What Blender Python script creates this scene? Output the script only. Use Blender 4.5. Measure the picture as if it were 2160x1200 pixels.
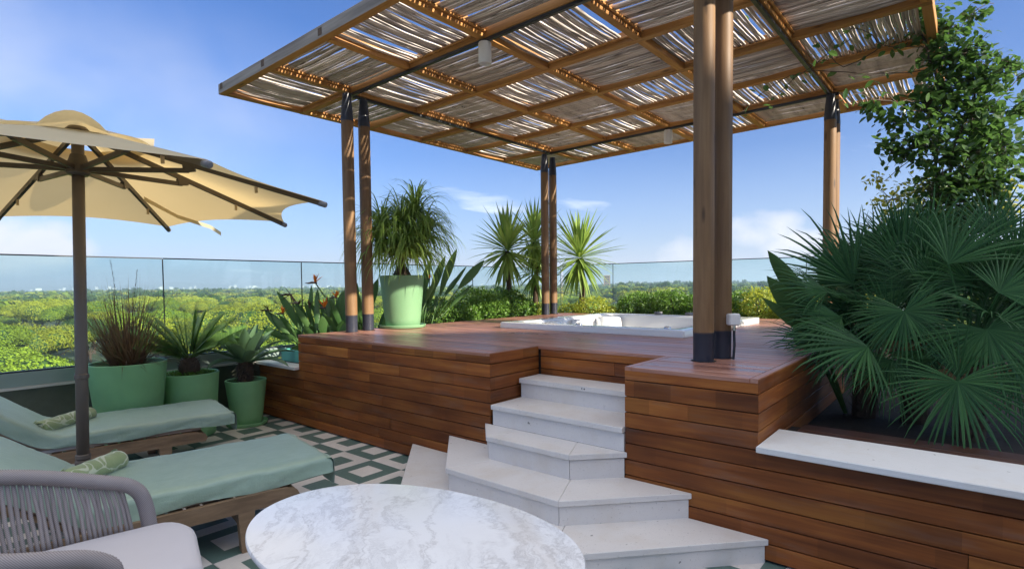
import bpy, math, random
import numpy as np
from mathutils import Vector, Matrix, Quaternion
random.seed(7); RNG = np.random.default_rng(11)
S = bpy.context.scene
for o in list(bpy.data.objects): bpy.data.objects.remove(o)
R = math.radians

# ------------------------------------------------------------------ camera
CAMZ = 1.532
FW = Vector((0.7676, 0.6396, -0.0404)).normalized()
RT = Vector((0.6400, -0.7683, -0.0110))
RT = (RT - FW * RT.dot(FW)).normalized()
UP = RT.cross(FW)
cd = bpy.data.cameras.new('camera'); cam = bpy.data.objects.new('camera', cd)
S.collection.objects.link(cam)
cam.matrix_world = Matrix(((RT.x, UP.x, -FW.x, 0), (RT.y, UP.y, -FW.y, 0), (RT.z, UP.z, -FW.z, CAMZ), (0, 0, 0, 1)))
cd.sensor_width = 36; cd.lens = 36 * 1165.08 / 2160; cd.shift_y = 46.19 / 2160
cd.clip_start = 0.05; cd.clip_end = 30000
S.camera = cam

# ------------------------------------------------------------------ light, sky, exposure
SUN_EL = R(24.5); SUNV = Vector((0.14 * math.cos(SUN_EL), -0.99 * math.cos(SUN_EL), math.sin(SUN_EL))).normalized()
sl = bpy.data.lights.new('sun', 'SUN'); sl.energy = 5.0; sl.angle = R(0.55); sl.color = (1.0, 0.90, 0.74)
so = bpy.data.objects.new('sun', sl); S.collection.objects.link(so)
so.rotation_mode = 'QUATERNION'; so.rotation_quaternion = SUNV.to_track_quat('Z', 'Y'); so.location = (0, -20, 20)
S.view_settings.view_transform = 'Standard'; S.view_settings.look = 'None'
S.view_settings.exposure = 1.06; S.view_settings.gamma = 1.0; S.view_settings.use_curve_mapping = False

W = bpy.data.worlds.new('World'); S.world = W; W.use_nodes = True
def N(nt, t, **kw):
    n = nt.nodes.new(t)
    for k, v in kw.items():
        if k == 'inp':
            for a, b in v.items(): n.inputs[a].default_value = b
        else: setattr(n, k, v)
    return n
def L(nt, a, b): nt.links.new(a, b)
def math_(nt, op, a, b=None, c=None, clamp=False):
    n = N(nt, 'ShaderNodeMath', operation=op); n.use_clamp = clamp
    for i, v in enumerate((a, b, c)):
        if v is None: continue
        if isinstance(v, (int, float)): n.inputs[i].default_value = v
        else: L(nt, v, n.inputs[i])
    return n.outputs[0]
def mixc(nt, f, a, b, mode='MIX'):
    n = N(nt, 'ShaderNodeMix', data_type='RGBA', blend_type=mode)
    for i, v in ((0, f), (6, a), (7, b)):
        if isinstance(v, (int, float)): n.inputs[i].default_value = v
        elif isinstance(v, (tuple, list)): n.inputs[i].default_value = tuple(v) + (1,) if len(v) == 3 else v
        else: L(nt, v, n.inputs[i])
    return n.outputs[2]
def ramp(nt, f, pts, interp='LINEAR'):
    n = N(nt, 'ShaderNodeValToRGB'); n.color_ramp.interpolation = interp
    e = n.color_ramp.elements
    while len(e) < len(pts): e.new(0.5)
    for i, (p, c) in enumerate(pts):
        e[i].position = p; e[i].color = (c, c, c, 1) if isinstance(c, (int, float)) else tuple(c) + (1,)
    L(nt, f, n.inputs[0]); return n.outputs[0]
def noise(nt, vec, scale, detail=4, rough=0.55, dist=0.0, out=0):
    n = N(nt, 'ShaderNodeTexNoise', inp={'Scale': scale, 'Detail': detail, 'Roughness': rough, 'Distortion': dist})
    if vec is not None: L(nt, vec, n.inputs['Vector'])
    return n.outputs[out]
def mapping(nt, vec, loc=(0, 0, 0), rot=(0, 0, 0), scale=(1, 1, 1)):
    n = N(nt, 'ShaderNodeMapping', inp={'Location': loc, 'Rotation': rot, 'Scale': scale}); L(nt, vec, n.inputs[0]); return n.outputs[0]
def vmath(nt, op, a, b=None, out=0):
    n = N(nt, 'ShaderNodeVectorMath', operation=op)
    for i, v in enumerate((a, b)):
        if v is None: continue
        if isinstance(v, tuple): n.inputs[i].default_value = v
        else: L(nt, v, n.inputs[i])
    return n.outputs[out]

def build_world():
    nt = W.node_tree; nt.nodes.clear()
    sky = N(nt, 'ShaderNodeTexSky', sky_type='NISHITA'); sky.sun_disc = False
    sky.sun_elevation = SUN_EL; sky.sun_rotation = math.atan2(SUNV.x, SUNV.y)
    sky.air_density = 1.0; sky.dust_density = 1.2; sky.ozone_density = 2.2; sky.altitude = 0
    tc = N(nt, 'ShaderNodeTexCoord'); d = vmath(nt, 'NORMALIZE', tc.outputs['Generated'])
    sep = N(nt, 'ShaderNodeSeparateXYZ'); L(nt, d, sep.inputs[0]); z = sep.outputs[2]
    # high cirrus on a flat layer; its bright unseen cover overhead is added fill
    zz = math_(nt, 'MAXIMUM', math_(nt, 'ADD', z, 0.10), 0.03)
    inv = math_(nt, 'DIVIDE', 1.0, zz)
    sc = N(nt, 'ShaderNodeVectorMath', operation='SCALE'); L(nt, d, sc.inputs[0]); L(nt, inv, sc.inputs['Scale'])
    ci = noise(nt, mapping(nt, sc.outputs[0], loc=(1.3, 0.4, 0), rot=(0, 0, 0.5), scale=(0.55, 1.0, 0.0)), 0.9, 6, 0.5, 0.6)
    # cover thickens overhead, out of view, to brighten the shaded terrace
    cir_fill = ramp(nt, math_(nt, 'ADD', ci, ramp(nt, z, [(0.40, -0.0), (0.68, 0.34)])), [(0.64, 0.0), (0.84, 0.9)])
    # cumulus over the plain, low round the horizon
    dm = mapping(nt, d, loc=(0.33, 0.16, 0.0), scale=(1, 1, 1.5))
    big = noise(nt, dm, 4.2, 3, 0.5)
    fine = noise(nt, dm, 17, 7, 0.6, 0.25)
    f = math_(nt, 'ADD', math_(nt, 'MULTIPLY', big, 0.72), math_(nt, 'MULTIPLY', fine, 0.34))
    def blob(c, r0, r1, s):
        c = Vector(c).normalized()
        dv = vmath(nt, 'SUBTRACT', d, tuple(c)); dv = vmath(nt, 'MULTIPLY', dv, (1, 1, 2.3))
        l = vmath(nt, 'LENGTH', dv, out=1)
        mr = N(nt, 'ShaderNodeMapRange', interpolation_type='SMOOTHSTEP', inp={1: r0, 2: r1, 3: s, 4: 0.0}); L(nt, l, mr.inputs[0]); return mr.outputs[0]
    bs = None
    for c, r0, r1, s in (((0.958, 0.271, 0.088), .02, .16, .47), ((0.925, 0.372, 0.055), .02, .15, .42), ((0.975, 0.215, 0.06), .02, .13, .43), ((0.14, 0.988, 0.055), .03, .18, .38), ((0.40, 0.91, 0.075), .02, .16, .22),
                         ((-0.7, 0.7, 0.07), .05, .3, .25), ((0.7, -0.7, 0.09), .05, .3, .25), ((-0.9, -0.4, 0.08), .05, .35, .25), ((0.1, -1, 0.06), .05, .25, .22)):
        b = blob(c, r0, r1, s); bs = b if bs is None else math_(nt, 'MAXIMUM', bs, b)
    f = math_(nt, 'ADD', f, bs)
    band = ramp(nt, z, [(0.0, 0.9), (0.10, 1.0), (0.19, 0.0)])
    cu = math_(nt, 'MULTIPLY', ramp(nt, f, [(0.80, 0.0), (1.0, 0.85)]), band)
    wis = math_(nt, 'MULTIPLY', blob((0.20, 0.94, 0.255), .02, .46, .72), ramp(nt, noise(nt, mapping(nt, d, rot=(0.0, 0.5, 0.3), scale=(1, 1, 1.3)), 3.6, 4, 0.45, 0.2), [(0.34, 0.0), (0.78, 0.95)]))
    cov = math_(nt, 'MULTIPLY', cir_fill, 0.9, clamp=True)
    # pale moist veil low in the air, then a clearer blue above
    veil = ramp(nt, z, [(0.0, 0.62), (0.08, 0.34), (0.22, 0.06), (0.4, 0.0)])
    skyc = mixc(nt, 1.0, sky.outputs[0], (0.325, 0.535, 0.885), 'MULTIPLY')
    c1 = mixc(nt, veil, skyc, (4.1, 4.7, 5.8))
    shade = mixc(nt, math_(nt, 'MULTIPLY', noise(nt, dm, 9, 4), 1.0), (8.2, 8.3, 8.6), (11.8, 11.4, 11.0))  # bright cloud tone, raised for the overhead fill
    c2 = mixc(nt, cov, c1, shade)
    puff = mixc(nt, noise(nt, dm, 12, 5), (4.2, 4.5, 5.1), (5.6, 5.5, 5.5))
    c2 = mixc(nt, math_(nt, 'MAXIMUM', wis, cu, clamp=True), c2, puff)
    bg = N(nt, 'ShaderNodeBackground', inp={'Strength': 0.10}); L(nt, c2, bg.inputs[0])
    out = N(nt, 'ShaderNodeOutputWorld'); L(nt, bg.outputs[0], out.inputs[0])
build_world()
S.cycles.max_bounces = 8; S.cycles.transparent_max_bounces = 24; S.cycles.volume_bounces = 0
S.cycles.diffuse_bounces = 4; S.cycles.glossy_bounces = 3; S.cycles.transmission_bounces = 4
S.cycles.use_denoising = True
S.cycles.sample_clamp_indirect = 6.0

# ------------------------------------------------------------------ object helpers
OFF = {}
def put(name, data, parent=None, off=None):
    o = bpy.data.objects.new(name, data); S.collection.objects.link(o)
    if parent is not None: o.parent = parent
    return o
def tag(o, label=None, cat=None, group=None, kind=None):
    if label: o['label'] = label
    if cat: o['category'] = cat
    if group: o['group'] = group
    if kind: o['kind'] = kind
    return o
def thing(name, label, cat, loc=(0, 0, 0), group=None):
    o = put(name, None); o.location = loc; o.empty_display_size = 0.1; OFF[o.name] = Vector(loc)
    return tag(o, label, cat, group)
def off(p):
    return OFF.get(p.name, Vector((0, 0, 0))) if p is not None else Vector((0, 0, 0))
class MB:
    def __init__(s): s.v = []; s.f = []; s.m = []
    def add(s, vs, fs, mi=0):
        b = len(s.v); s.v += [tuple(v) for v in vs]; s.f += [tuple(i + b for i in f) for f in fs]; s.m += [mi] * len(fs)
    def box(s, lo, hi, mi=0):
        x0, y0, z0 = lo; x1, y1, z1 = hi
        s.add([(x0, y0, z0), (x1, y0, z0), (x1, y1, z0), (x0, y1, z0), (x0, y0, z1), (x1, y0, z1), (x1, y1, z1), (x0, y1, z1)],
              [(0, 3, 2, 1), (4, 5, 6, 7), (0, 1, 5, 4), (1, 2, 6, 5), (2, 3, 7, 6), (3, 0, 4, 7)], mi)
    def tube(s, pts, rad, n=8, cap=True, mi=0, ref=None):
        pts = [Vector(p) for p in pts]; k = len(pts)
        if isinstance(rad, (int, float)): rad = [rad] * k
        rings = []; a = None
        for i, p in enumerate(pts):
            t = (pts[min(i + 1, k - 1)] - pts[max(i - 1, 0)]).normalized()
            if a is None:
                a = Vector(ref) if ref else (Vector((0, 0, 1)) if abs(t.z) < 0.9 else Vector((1, 0, 0)))
            a = (a - t * a.dot(t)).normalized(); b = t.cross(a)
            rings.append([p + (a * math.cos(2 * math.pi * j / n) + b * math.sin(2 * math.pi * j / n)) * rad[i] for j in range(n)])
        vs = [v for r in rings for v in r]; fs = []
        for i in range(k - 1):
            for j in range(n):
                fs.append((i * n + j, i * n + (j + 1) % n, (i + 1) * n + (j + 1) % n, (i + 1) * n + j))
        if cap: fs.append(tuple(reversed(range(n)))); fs.append(tuple((k - 1) * n + j for j in range(n)))
        s.add(vs, fs, mi)
    def lathe(s, prof, c=(0, 0, 0), n=40, mi=0):
        vs = []; fs = []
        for r, z in prof:
            for j in range(n):
                a = 2 * math.pi * j / n; vs.append((c[0] + r * math.cos(a), c[1] + r * math.sin(a), c[2] + z))
        for i in range(len(prof) - 1):
            for j in range(n): fs.append((i * n + j, i * n + (j + 1) % n, (i + 1) * n + (j + 1) % n, (i + 1) * n + j))
        s.add(vs, fs, mi)
    def prism(s, poly, z0, z1, bev=0.0, mi=0):
        n = len(poly); P = [Vector((p[0], p[1], 0)) for p in poly]
        c = sum(P, Vector()) / n
        def inset(d):
            out = []
            for i in range(n):
                a, b, q = P[i - 1], P[i], P[(i + 1) % n]
                e1 = (b - a).normalized(); e2 = (q - b).normalized()
                n1 = Vector((-e1.y, e1.x, 0)); n2 = Vector((-e2.y, e2.x, 0))
                m = (n1 + n2); k = m.dot(n1); m = m / k if abs(k) > 1e-4 else n1
                out.append(b + m * d)
            return out
        ar = sum(P[i].x * P[(i + 1) % n].y - P[(i + 1) % n].x * P[i].y for i in range(n))
        if ar < 0: P.reverse()
        if bev: lev = [(inset(bev), z0), (P, z0 + bev), (P, z1 - bev), (inset(bev), z1)]
        else: lev = [(P, z0), (P, z1)]
        vs = [(p.x, p.y, z) for Q, z in lev for p in Q]; fs = [tuple(reversed(range(n)))]
        for k in range(len(lev) - 1):
            for j in range(n): fs.append((k * n + j, k * n + (j + 1) % n, (k + 1) * n + (j + 1) % n, (k + 1) * n + j))
        fs.append(tuple((len(lev) - 1) * n + j for j in range(n)))
        s.add(vs, fs, mi)
    def build(s, name, mats, parent=None, smooth=False, label=None):
        me = bpy.data.meshes.new(name); d = off(parent)
        me.from_pydata([(v[0] - d.x, v[1] - d.y, v[2] - d.z) for v in s.v], [], s.f)
        if not isinstance(mats, (list, tuple)): mats = [mats]
        for m in mats: me.materials.append(m)
        if len(mats) > 1: me.polygons.foreach_set('material_index', s.m)
        if smooth: me.polygons.foreach_set('use_smooth', [True] * len(me.polygons))
        me.update(); o = put(name, me, parent)
        if smooth == 'auto':
            try: me.set_sharp_from_angle(angle=R(35))
            except Exception: pass
        if label: o['label'] = label
        OFF[o.name] = d
        return o
def frame_obj(name, me, parent, origin, ax, ay):
    ax = Vector(ax).normalized(); ay = Vector(ay); ay = (ay - ax * ay.dot(ax)).normalized(); az = ax.cross(ay)
    o = put(name, me, parent); p = Vector(origin) - off(parent)
    o.matrix_basis = Matrix(((ax.x, ay.x, az.x, p.x), (ax.y, ay.y, az.y, p.y), (ax.z, ay.z, az.z, p.z), (0, 0, 0, 1)))
    OFF[o.name] = off(parent)
    return o
def board_mesh(name, l, w, t, m, bev=0.0025):
    # length along x from 0, width along y from 0, thickness along z from -t to 0; long edges eased
    b = bev
    sec = [(b, 0), (w - b, 0), (w, -b), (w, -t), (0, -t), (0, -b)]
    vs = [(x, y, z) for x in (0, l) for y, z in sec]; n = 6
    fs = [tuple(range(n)), tuple(reversed(range(n, 2 * n)))] + [(j, j + n, (j + 1) % n + n, (j + 1) % n) for j in range(n)]
    me = bpy.data.meshes.new(name); me.from_pydata(vs, [], fs); me.materials.append(m); me.update(); return me
# ------------------------------------------------------------------ materials
def newmat(name):
    m = bpy.data.materials.new(name); m.use_nodes = True; nt = m.node_tree
    return m, nt, nt.nodes['Principled BSDF']
def setp(b, **kw):
    al = {'rough': 'Roughness', 'metal': 'Metallic', 'spec': 'Specular IOR Level', 'coat': 'Coat Weight', 'coatr': 'Coat Roughness', 'sheen': 'Sheen Weight', 'sheenr': 'Sheen Roughness', 'ior': 'IOR', 'alpha': 'Alpha'}
    for k, v in kw.items():
        k = al.get(k, k); b.inputs[k].default_value = v
def bump(nt, b, h, strength=0.3, dist=0.01):
    n = N(nt, 'ShaderNodeBump', inp={'Strength': strength, 'Distance': dist}); L(nt, h, n.inputs['Height']); L(nt, n.outputs[0], b.inputs['Normal'])
def plain(name, c, rough=0.5, var=0.08, scale=6, bmp=0.0, bscale=60, **kw):
    m, nt, b = newmat(name); tc = N(nt, 'ShaderNodeTexCoord').outputs['Object']
    n = noise(nt, tc, scale, 5, 0.6)
    L(nt, mixc(nt, n, tuple(x * (1 - var * 1.6) for x in c), tuple(min(1, x * (1 + var * 1.6)) for x in c)), b.inputs['Base Color'])
    L(nt, ramp(nt, noise(nt, tc, scale * 2.3, 4), [(0.3, max(0, rough - 0.08)), (0.7, min(1, rough + 0.08))]), b.inputs['Roughness'])
    if bmp: bump(nt, b, noise(nt, tc, bscale, 4), bmp, 0.004)
    setp(b, **kw); return m
def wood(name, cols, along='x', rough=0.45, grain=30, vary=0.5, coat=0.0, bmp=0.25, knots=False, blotch=0.35, spec=0.5, blocks=0.0, worn=0.0):
    m, nt, b = newmat(name)
    tc = N(nt, 'ShaderNodeTexCoord').outputs['Object']; rnd = N(nt, 'ShaderNodeObjectInfo').outputs['Random']
    sc = {'x': (1.3, grain, grain), 'y': (grain, 1.3, grain), 'z': (grain, grain, 1.3)}[along]
    offv = N(nt, 'ShaderNodeCombineXYZ'); r40 = math_(nt, 'MULTIPLY', rnd, 41.0)
    L(nt, r40, offv.inputs[0]); L(nt, math_(nt, 'MULTIPLY', rnd, 17.0), offv.inputs[1]); L(nt, math_(nt, 'MULTIPLY', rnd, 29.0), offv.inputs[2])
    v = vmath(nt, 'ADD', tc, offv.outputs[0])
    g = noise(nt, mapping(nt, v, scale=sc), 1.0, 6, 0.62, 0.35)
    s2 = {'x': (1.2, 5, 5), 'y': (5, 1.2, 5), 'z': (5, 5, 1.2)}[along]
    bl = noise(nt, mapping(nt, v, scale=s2), 1.0, 3, 0.5, 0.2)
    f = math_(nt, 'ADD', math_(nt, 'MULTIPLY', g, 1 - blotch), math_(nt, 'MULTIPLY', bl, blotch))
    c = ramp(nt, f, [(0.30, cols[0]), (0.50, cols[1]), (0.70, cols[2])])
    val = ramp(nt, rnd, [(0.0, 1 - vary), (1.0, 1 + vary * 0.55)])
    c = mixc(nt, 1.0, c, val, 'MULTIPLY')
    if worn:
        wp = ramp(nt, noise(nt, mapping(nt, v, loc=(5, 2, 7), scale={'x': (1.0, 6, 6), 'y': (6, 1.0, 6), 'z': (6, 6, 1.0)}[along]), 2.0, 5, 0.65), [(0.54, 0.0), (0.72, worn)])
        c = mixc(nt, wp, c, (0.20, 0.145, 0.115))
    if blocks:
        sx = N(nt, 'ShaderNodeSeparateXYZ'); L(nt, v, sx.inputs[0]); a = sx.outputs[{'x': 0, 'y': 1, 'z': 2}[along]]
        wn = N(nt, 'ShaderNodeTexWhiteNoise', noise_dimensions='1D'); L(nt, math_(nt, 'FLOOR', math_(nt, 'ADD', math_(nt, 'MULTIPLY', a, 2.3), math_(nt, 'MULTIPLY', math_(nt, 'SINE', math_(nt, 'MULTIPLY', a, 3.1)), 0.6))), wn.inputs['W'])
        c = mixc(nt, 1.0, c, ramp(nt, wn.outputs[0], [(0.0, 1 - blocks), (1.0, 1 + blocks * 0.7)]), 'MULTIPLY')
    if knots:
        vo = N(nt, 'ShaderNodeTexVoronoi', inp={'Scale': 1.0}); L(nt, mapping(nt, v, scale={'x': (2.2, 9, 9), 'y': (9, 2.2, 9), 'z': (9, 9, 2.2)}[along]), vo.inputs['Vector'])
        k = ramp(nt, vo.outputs['Distance'], [(0.06, 1.0), (0.16, 0.0)])
        c = mixc(nt, math_(nt, 'MULTIPLY', k, 0.75), c, tuple(x * 0.25 for x in cols[0]))
    L(nt, c, b.inputs['Base Color'])
    L(nt, ramp(nt, bl, [(0.3, rough - 0.1), (0.7, rough + 0.12)]), b.inputs['Roughness'])
    if bmp: bump(nt, b, g, bmp, 0.002)
    setp(b, coat=coat, coatr=0.25, spec=spec); return m
M = {}
M['front'] = wood('varnished_front_boards', [(0.080, 0.020, 0.006), (0.25, 0.075, 0.016), (0.46, 0.18, 0.036)], rough=0.55, vary=0.24, coat=0.0, spec=0.3, blocks=0.22, worn=0.32, bmp=0.12, blotch=0.6)
M['deck'] = wood('oiled_deck_boards', [(0.20, 0.080, 0.055), (0.40, 0.185, 0.128), (0.56, 0.31, 0.235)], rough=0.36, vary=0.22, coat=0.1, worn=0.45, bmp=0.3, grain=22, blotch=0.45)
M['ledge'] = wood('dark_ledge_boards', [(0.03, 0.012, 0.008), (0.06, 0.022, 0.013), (0.09, 0.035, 0.02)], rough=0.5, vary=0.2)
M['beam'] = wood('pergola_timber', [(0.27, 0.105, 0.026), (0.47, 0.22, 0.056), (0.58, 0.31, 0.10)], rough=0.6, vary=0.2, knots=True, bmp=0.2)
M['grey'] = wood('weathered_timber', [(0.15, 0.13, 0.115), (0.27, 0.245, 0.22), (0.40, 0.37, 0.335)], along='y', rough=0.85, vary=0.1, grain=26, knots=True, bmp=0.5)
M['beamy'] = wood('pergola_timber_across', [(0.27, 0.105, 0.026), (0.47, 0.22, 0.056), (0.58, 0.31, 0.10)], along='y', rough=0.6, vary=0.2, knots=True, bmp=0.2)
M['cane'] = wood('dry_cane', [(0.24, 0.20, 0.175), (0.53, 0.465, 0.41), (0.75, 0.69, 0.63)], rough=0.7, vary=0.45, grain=12, knots=True, bmp=0.3)
M['post'] = wood('stained_post', [(0.12, 0.062, 0.026), (0.22, 0.122, 0.052), (0.31, 0.19, 0.09)], along='z', rough=0.62, vary=0.12, grain=22, knots=True, bmp=0.3, blotch=0.4)
M['teak'] = wood('oiled_teak', [(0.12, 0.075, 0.042), (0.235, 0.15, 0.085), (0.33, 0.225, 0.135)], rough=0.6, vary=0.2, grain=24, bmp=0.25)
M['steel'] = plain('black_steel', (0.026, 0.029, 0.038), 0.42, 0.15, 5, metal=0.0)
M['sleeve'] = plain('dark_painted_sleeve', (0.030, 0.036, 0.055), 0.38, 0.12, 4)
M['core'] = plain('shadow_gap_board', (0.02, 0.013, 0.01), 0.9)
M['bronze'] = plain('bronze_aluminium', (0.085, 0.068, 0.052), 0.42, 0.05, 3, metal=0.25)
M['bronze2'] = plain('taupe_aluminium', (0.15, 0.125, 0.105), 0.45, 0.05, 3, metal=0.2)
M['white'] = plain('white_plastic', (0.78, 0.77, 0.75), 0.35, 0.02)
M['acrylic'] = plain('white_acrylic', (0.82, 0.83, 0.83), 0.14, 0.015, 3, coat=0.4)
M['chrome'] = plain('chrome', (0.6, 0.61, 0.63), 0.15, 0.02, metal=1.0)
M['greyplastic'] = plain('grey_plastic', (0.16, 0.16, 0.17), 0.4)
M['pot'] = plain('sage_green_glaze', (0.235, 0.50, 0.235), 0.55, 0.11, 4, bmp=0.05, bscale=40)
M['potpale'] = plain('pale_mint_glaze', (0.185, 0.355, 0.185), 0.5, 0.05, 3, bmp=0.05, bscale=40)
M['teal'] = plain('turquoise_planter', (0.10, 0.42, 0.36), 0.5, 0.06, 3)
M['soil'] = plain('dark_soil', (0.026, 0.02, 0.015), 0.95, 0.3, 14, bmp=0.6, bscale=60)
M['parapet'] = plain('dark_green_render', (0.105, 0.122, 0.092), 0.85, 0.14, 9, bmp=0.7, bscale=55)
M['sill'] = plain('pale_sill_metal', (0.60, 0.60, 0.56), 0.5, 0.06, 4)
M['channel'] = plain('grey_green_aluminium', (0.33, 0.42, 0.40), 0.38, 0.06, 3, metal=0.4)
M['gasket'] = plain('black_gasket', (0.015, 0.02, 0.03), 0.5)
M['cushion'] = plain('grey_lilac_cushion', (0.60, 0.575, 0.60), 0.85, 0.03, 4, bmp=0.06, bscale=140, sheen=0.25)
M['mattress'] = plain('beige_mattress', (0.42, 0.30, 0.22), 0.85, 0.05, 5, bmp=0.12, bscale=300)
M['strap'] = plain('grey_strap', (0.42, 0.38, 0.35), 0.8)
M['wall'] = plain('cream_render', (0.42, 0.39, 0.35), 0.9, 0.06, 2)
M['dark_glass'] = plain('dark_window', (0.03, 0.035, 0.04), 0.1)
M['bark'] = plain('fibrous_bark', (0.10, 0.066, 0.045), 0.9, 0.45, 20, bmp=0.8, bscale=45)
M['pinebark'] = plain('pine_bark', (0.11, 0.07, 0.05), 0.9, 0.3, 4)
M['twig'] = plain('vine_stem', (0.085, 0.062, 0.045), 0.8, 0.3, 12)
M['city'] = plain('pale_city_render', (0.72, 0.70, 0.67), 0.8, 0.05, 0.2)
M['tower'] = plain('ochre_tower_render', (0.42, 0.24, 0.15), 0.8, 0.08, 0.3)

def stone(name, c, speck=0.35):
    m, nt, b = newmat(name); tc = N(nt, 'ShaderNodeTexCoord').outputs['Object']
    a = noise(nt, tc, 2.2, 6, 0.6, 0.4); d = noise(nt, tc, 26, 4, 0.7)
    c0 = mixc(nt, a, tuple(x * 0.90 for x in c), tuple(min(1, x * 1.06) for x in c))
    st = math_(nt, 'MULTIPLY', ramp(nt, noise(nt, mapping(nt, tc, loc=(3, 1, 2)), 3.2, 5, 0.65), [(0.48, 0.0), (0.70, 1.0)]), 0.6)
    c1 = mixc(nt, st, c0, tuple(x * y for x, y in zip(c, (0.86, 0.80, 0.72))))
    pit = ramp(nt, noise(nt, mapping(nt, tc, loc=(9, 4, 3)), 24, 2, 0.5), [(0.74, 0.0), (0.77, 0.8)])
    c1 = mixc(nt, pit, c1, (0.16, 0.15, 0.14))
    sp = ramp(nt, noise(nt, tc, 70, 3, 0.6), [(0.62, 0.0), (0.72, speck)])
    L(nt, mixc(nt, sp, c1, (0.25, 0.24, 0.23)), b.inputs['Base Color'])
    L(nt, ramp(nt, d, [(0.3, 0.5), (0.7, 0.7)]), b.inputs['Roughness']); bump(nt, b, d, 0.08, 0.002); return m
M['limestone'] = stone('white_limestone', (0.74, 0.715, 0.695))
M['slab'] = stone('white_marble_slab', (0.76, 0.76, 0.745), 0.15)

def marble():
    m, nt, b = newmat('veined_white_marble'); tc = N(nt, 'ShaderNodeTexCoord').outputs['Object']
    w = noise(nt, tc, 2.2, 6, 0.62, 0.6, out=1)
    v = vmath(nt, 'ADD', mapping(nt, mapping(nt, tc, rot=(0, 0, R(-48))), scale=(0.6, 3.0, 1)), N(nt, 'ShaderNodeVectorMath', operation='SCALE').outputs[0])
    sc = [n for n in nt.nodes if n.type == 'VECT_MATH' and n.operation == 'SCALE'][0]; L(nt, w, sc.inputs[0]); sc.inputs['Scale'].default_value = 0.85
    n1 = noise(nt, v, 2.1, 7, 0.6, 0.3); r1 = math_(nt, 'ABSOLUTE', math_(nt, 'SUBTRACT', n1, 0.5))
    thin = ramp(nt, r1, [(0.0, 1.0), (0.016, 0.35), (0.05, 0.0)])
    n2 = noise(nt, mapping(nt, v, loc=(4, 2, 0)), 4.2, 7, 0.66, 0.5); r2 = math_(nt, 'ABSOLUTE', math_(nt, 'SUBTRACT', n2, 0.5))
    web = ramp(nt, r2, [(0.0, 0.9), (0.02, 0.4), (0.07, 0.0)])
    reg = ramp(nt, noise(nt, mapping(nt, tc, loc=(7.3, 1.1, 0)), 1.9, 3, 0.5), [(0.50, 0.0), (0.66, 1.0)])
    web = math_(nt, 'MULTIPLY', web, reg)
    cloud = math_(nt, 'MULTIPLY', ramp(nt, noise(nt, mapping(nt, v, loc=(1, 9, 0)), 2.4, 6, 0.6), [(0.5, 0.0), (0.75, 0.6)]), reg)
    c = mixc(nt, math_(nt, 'MULTIPLY', cloud, 0.38), (0.83, 0.835, 0.84), (0.52, 0.50, 0.50))
    c = mixc(nt, math_(nt, 'MULTIPLY', thin, 0.42), c, (0.36, 0.345, 0.34))
    c = mixc(nt, math_(nt, 'MULTIPLY', web, 0.42), c, (0.33, 0.32, 0.33))
    warm = ramp(nt, noise(nt, mapping(nt, v, loc=(2, 5, 1)), 1.5, 4), [(0.58, 0.0), (0.72, 0.35)])
    c = mixc(nt, warm, c, (0.60, 0.54, 0.48))
    L(nt, c, b.inputs['Base Color']); setp(b, rough=0.22, coat=0.15); return m
M['marble'] = marble()

def tile(name, outer, inner):
    m, nt, b = newmat(name); tc = N(nt, 'ShaderNodeTexCoord').outputs['Object']
    s = N(nt, 'ShaderNodeSeparateXYZ'); L(nt, tc, s.inputs[0])
    mx = math_(nt, 'MAXIMUM', math_(nt, 'ABSOLUTE', s.outputs[0]), math_(nt, 'ABSOLUTE', s.outputs[1]))
    k = math_(nt, 'LESS_THAN', mx, 0.101)
    rnd = N(nt, 'ShaderNodeObjectInfo').outputs['Random']
    off_ = N(nt, 'ShaderNodeCombineXYZ'); L(nt, math_(nt, 'MULTIPLY', rnd, 50.0), off_.inputs[0])
    v = vmath(nt, 'ADD', tc, off_.outputs[0])
    n = noise(nt, v, 5, 6, 0.65, 0.4); n2 = noise(nt, v, 40, 4, 0.6)
    def vary(c): return mixc(nt, math_(nt, 'ADD', math_(nt, 'MULTIPLY', n, 0.65), math_(nt, 'MULTIPLY', n2, 0.35)), tuple(x * 0.68 for x in c), tuple(min(1, x * 1.3) for x in c))
    c = mixc(nt, k, vary(outer), vary(inner)); c = mixc(nt, 1.0, c, ramp(nt, rnd, [(0, 0.86), (1, 1.1)]), 'MULTIPLY')
    L(nt, c, b.inputs['Base Color']); L(nt, ramp(nt, n2, [(0.3, 0.42), (0.7, 0.62)]), b.inputs['Roughness']); return m
TG, TW = (0.105, 0.170, 0.150), (0.70, 0.655, 0.61)
M['tileg'] = tile('green_cement_tile', TG, TW); M['tilew'] = tile('cream_cement_tile', TW, TG)
M['grout'] = plain('grout', (0.16, 0.17, 0.16), 0.9)

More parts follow.
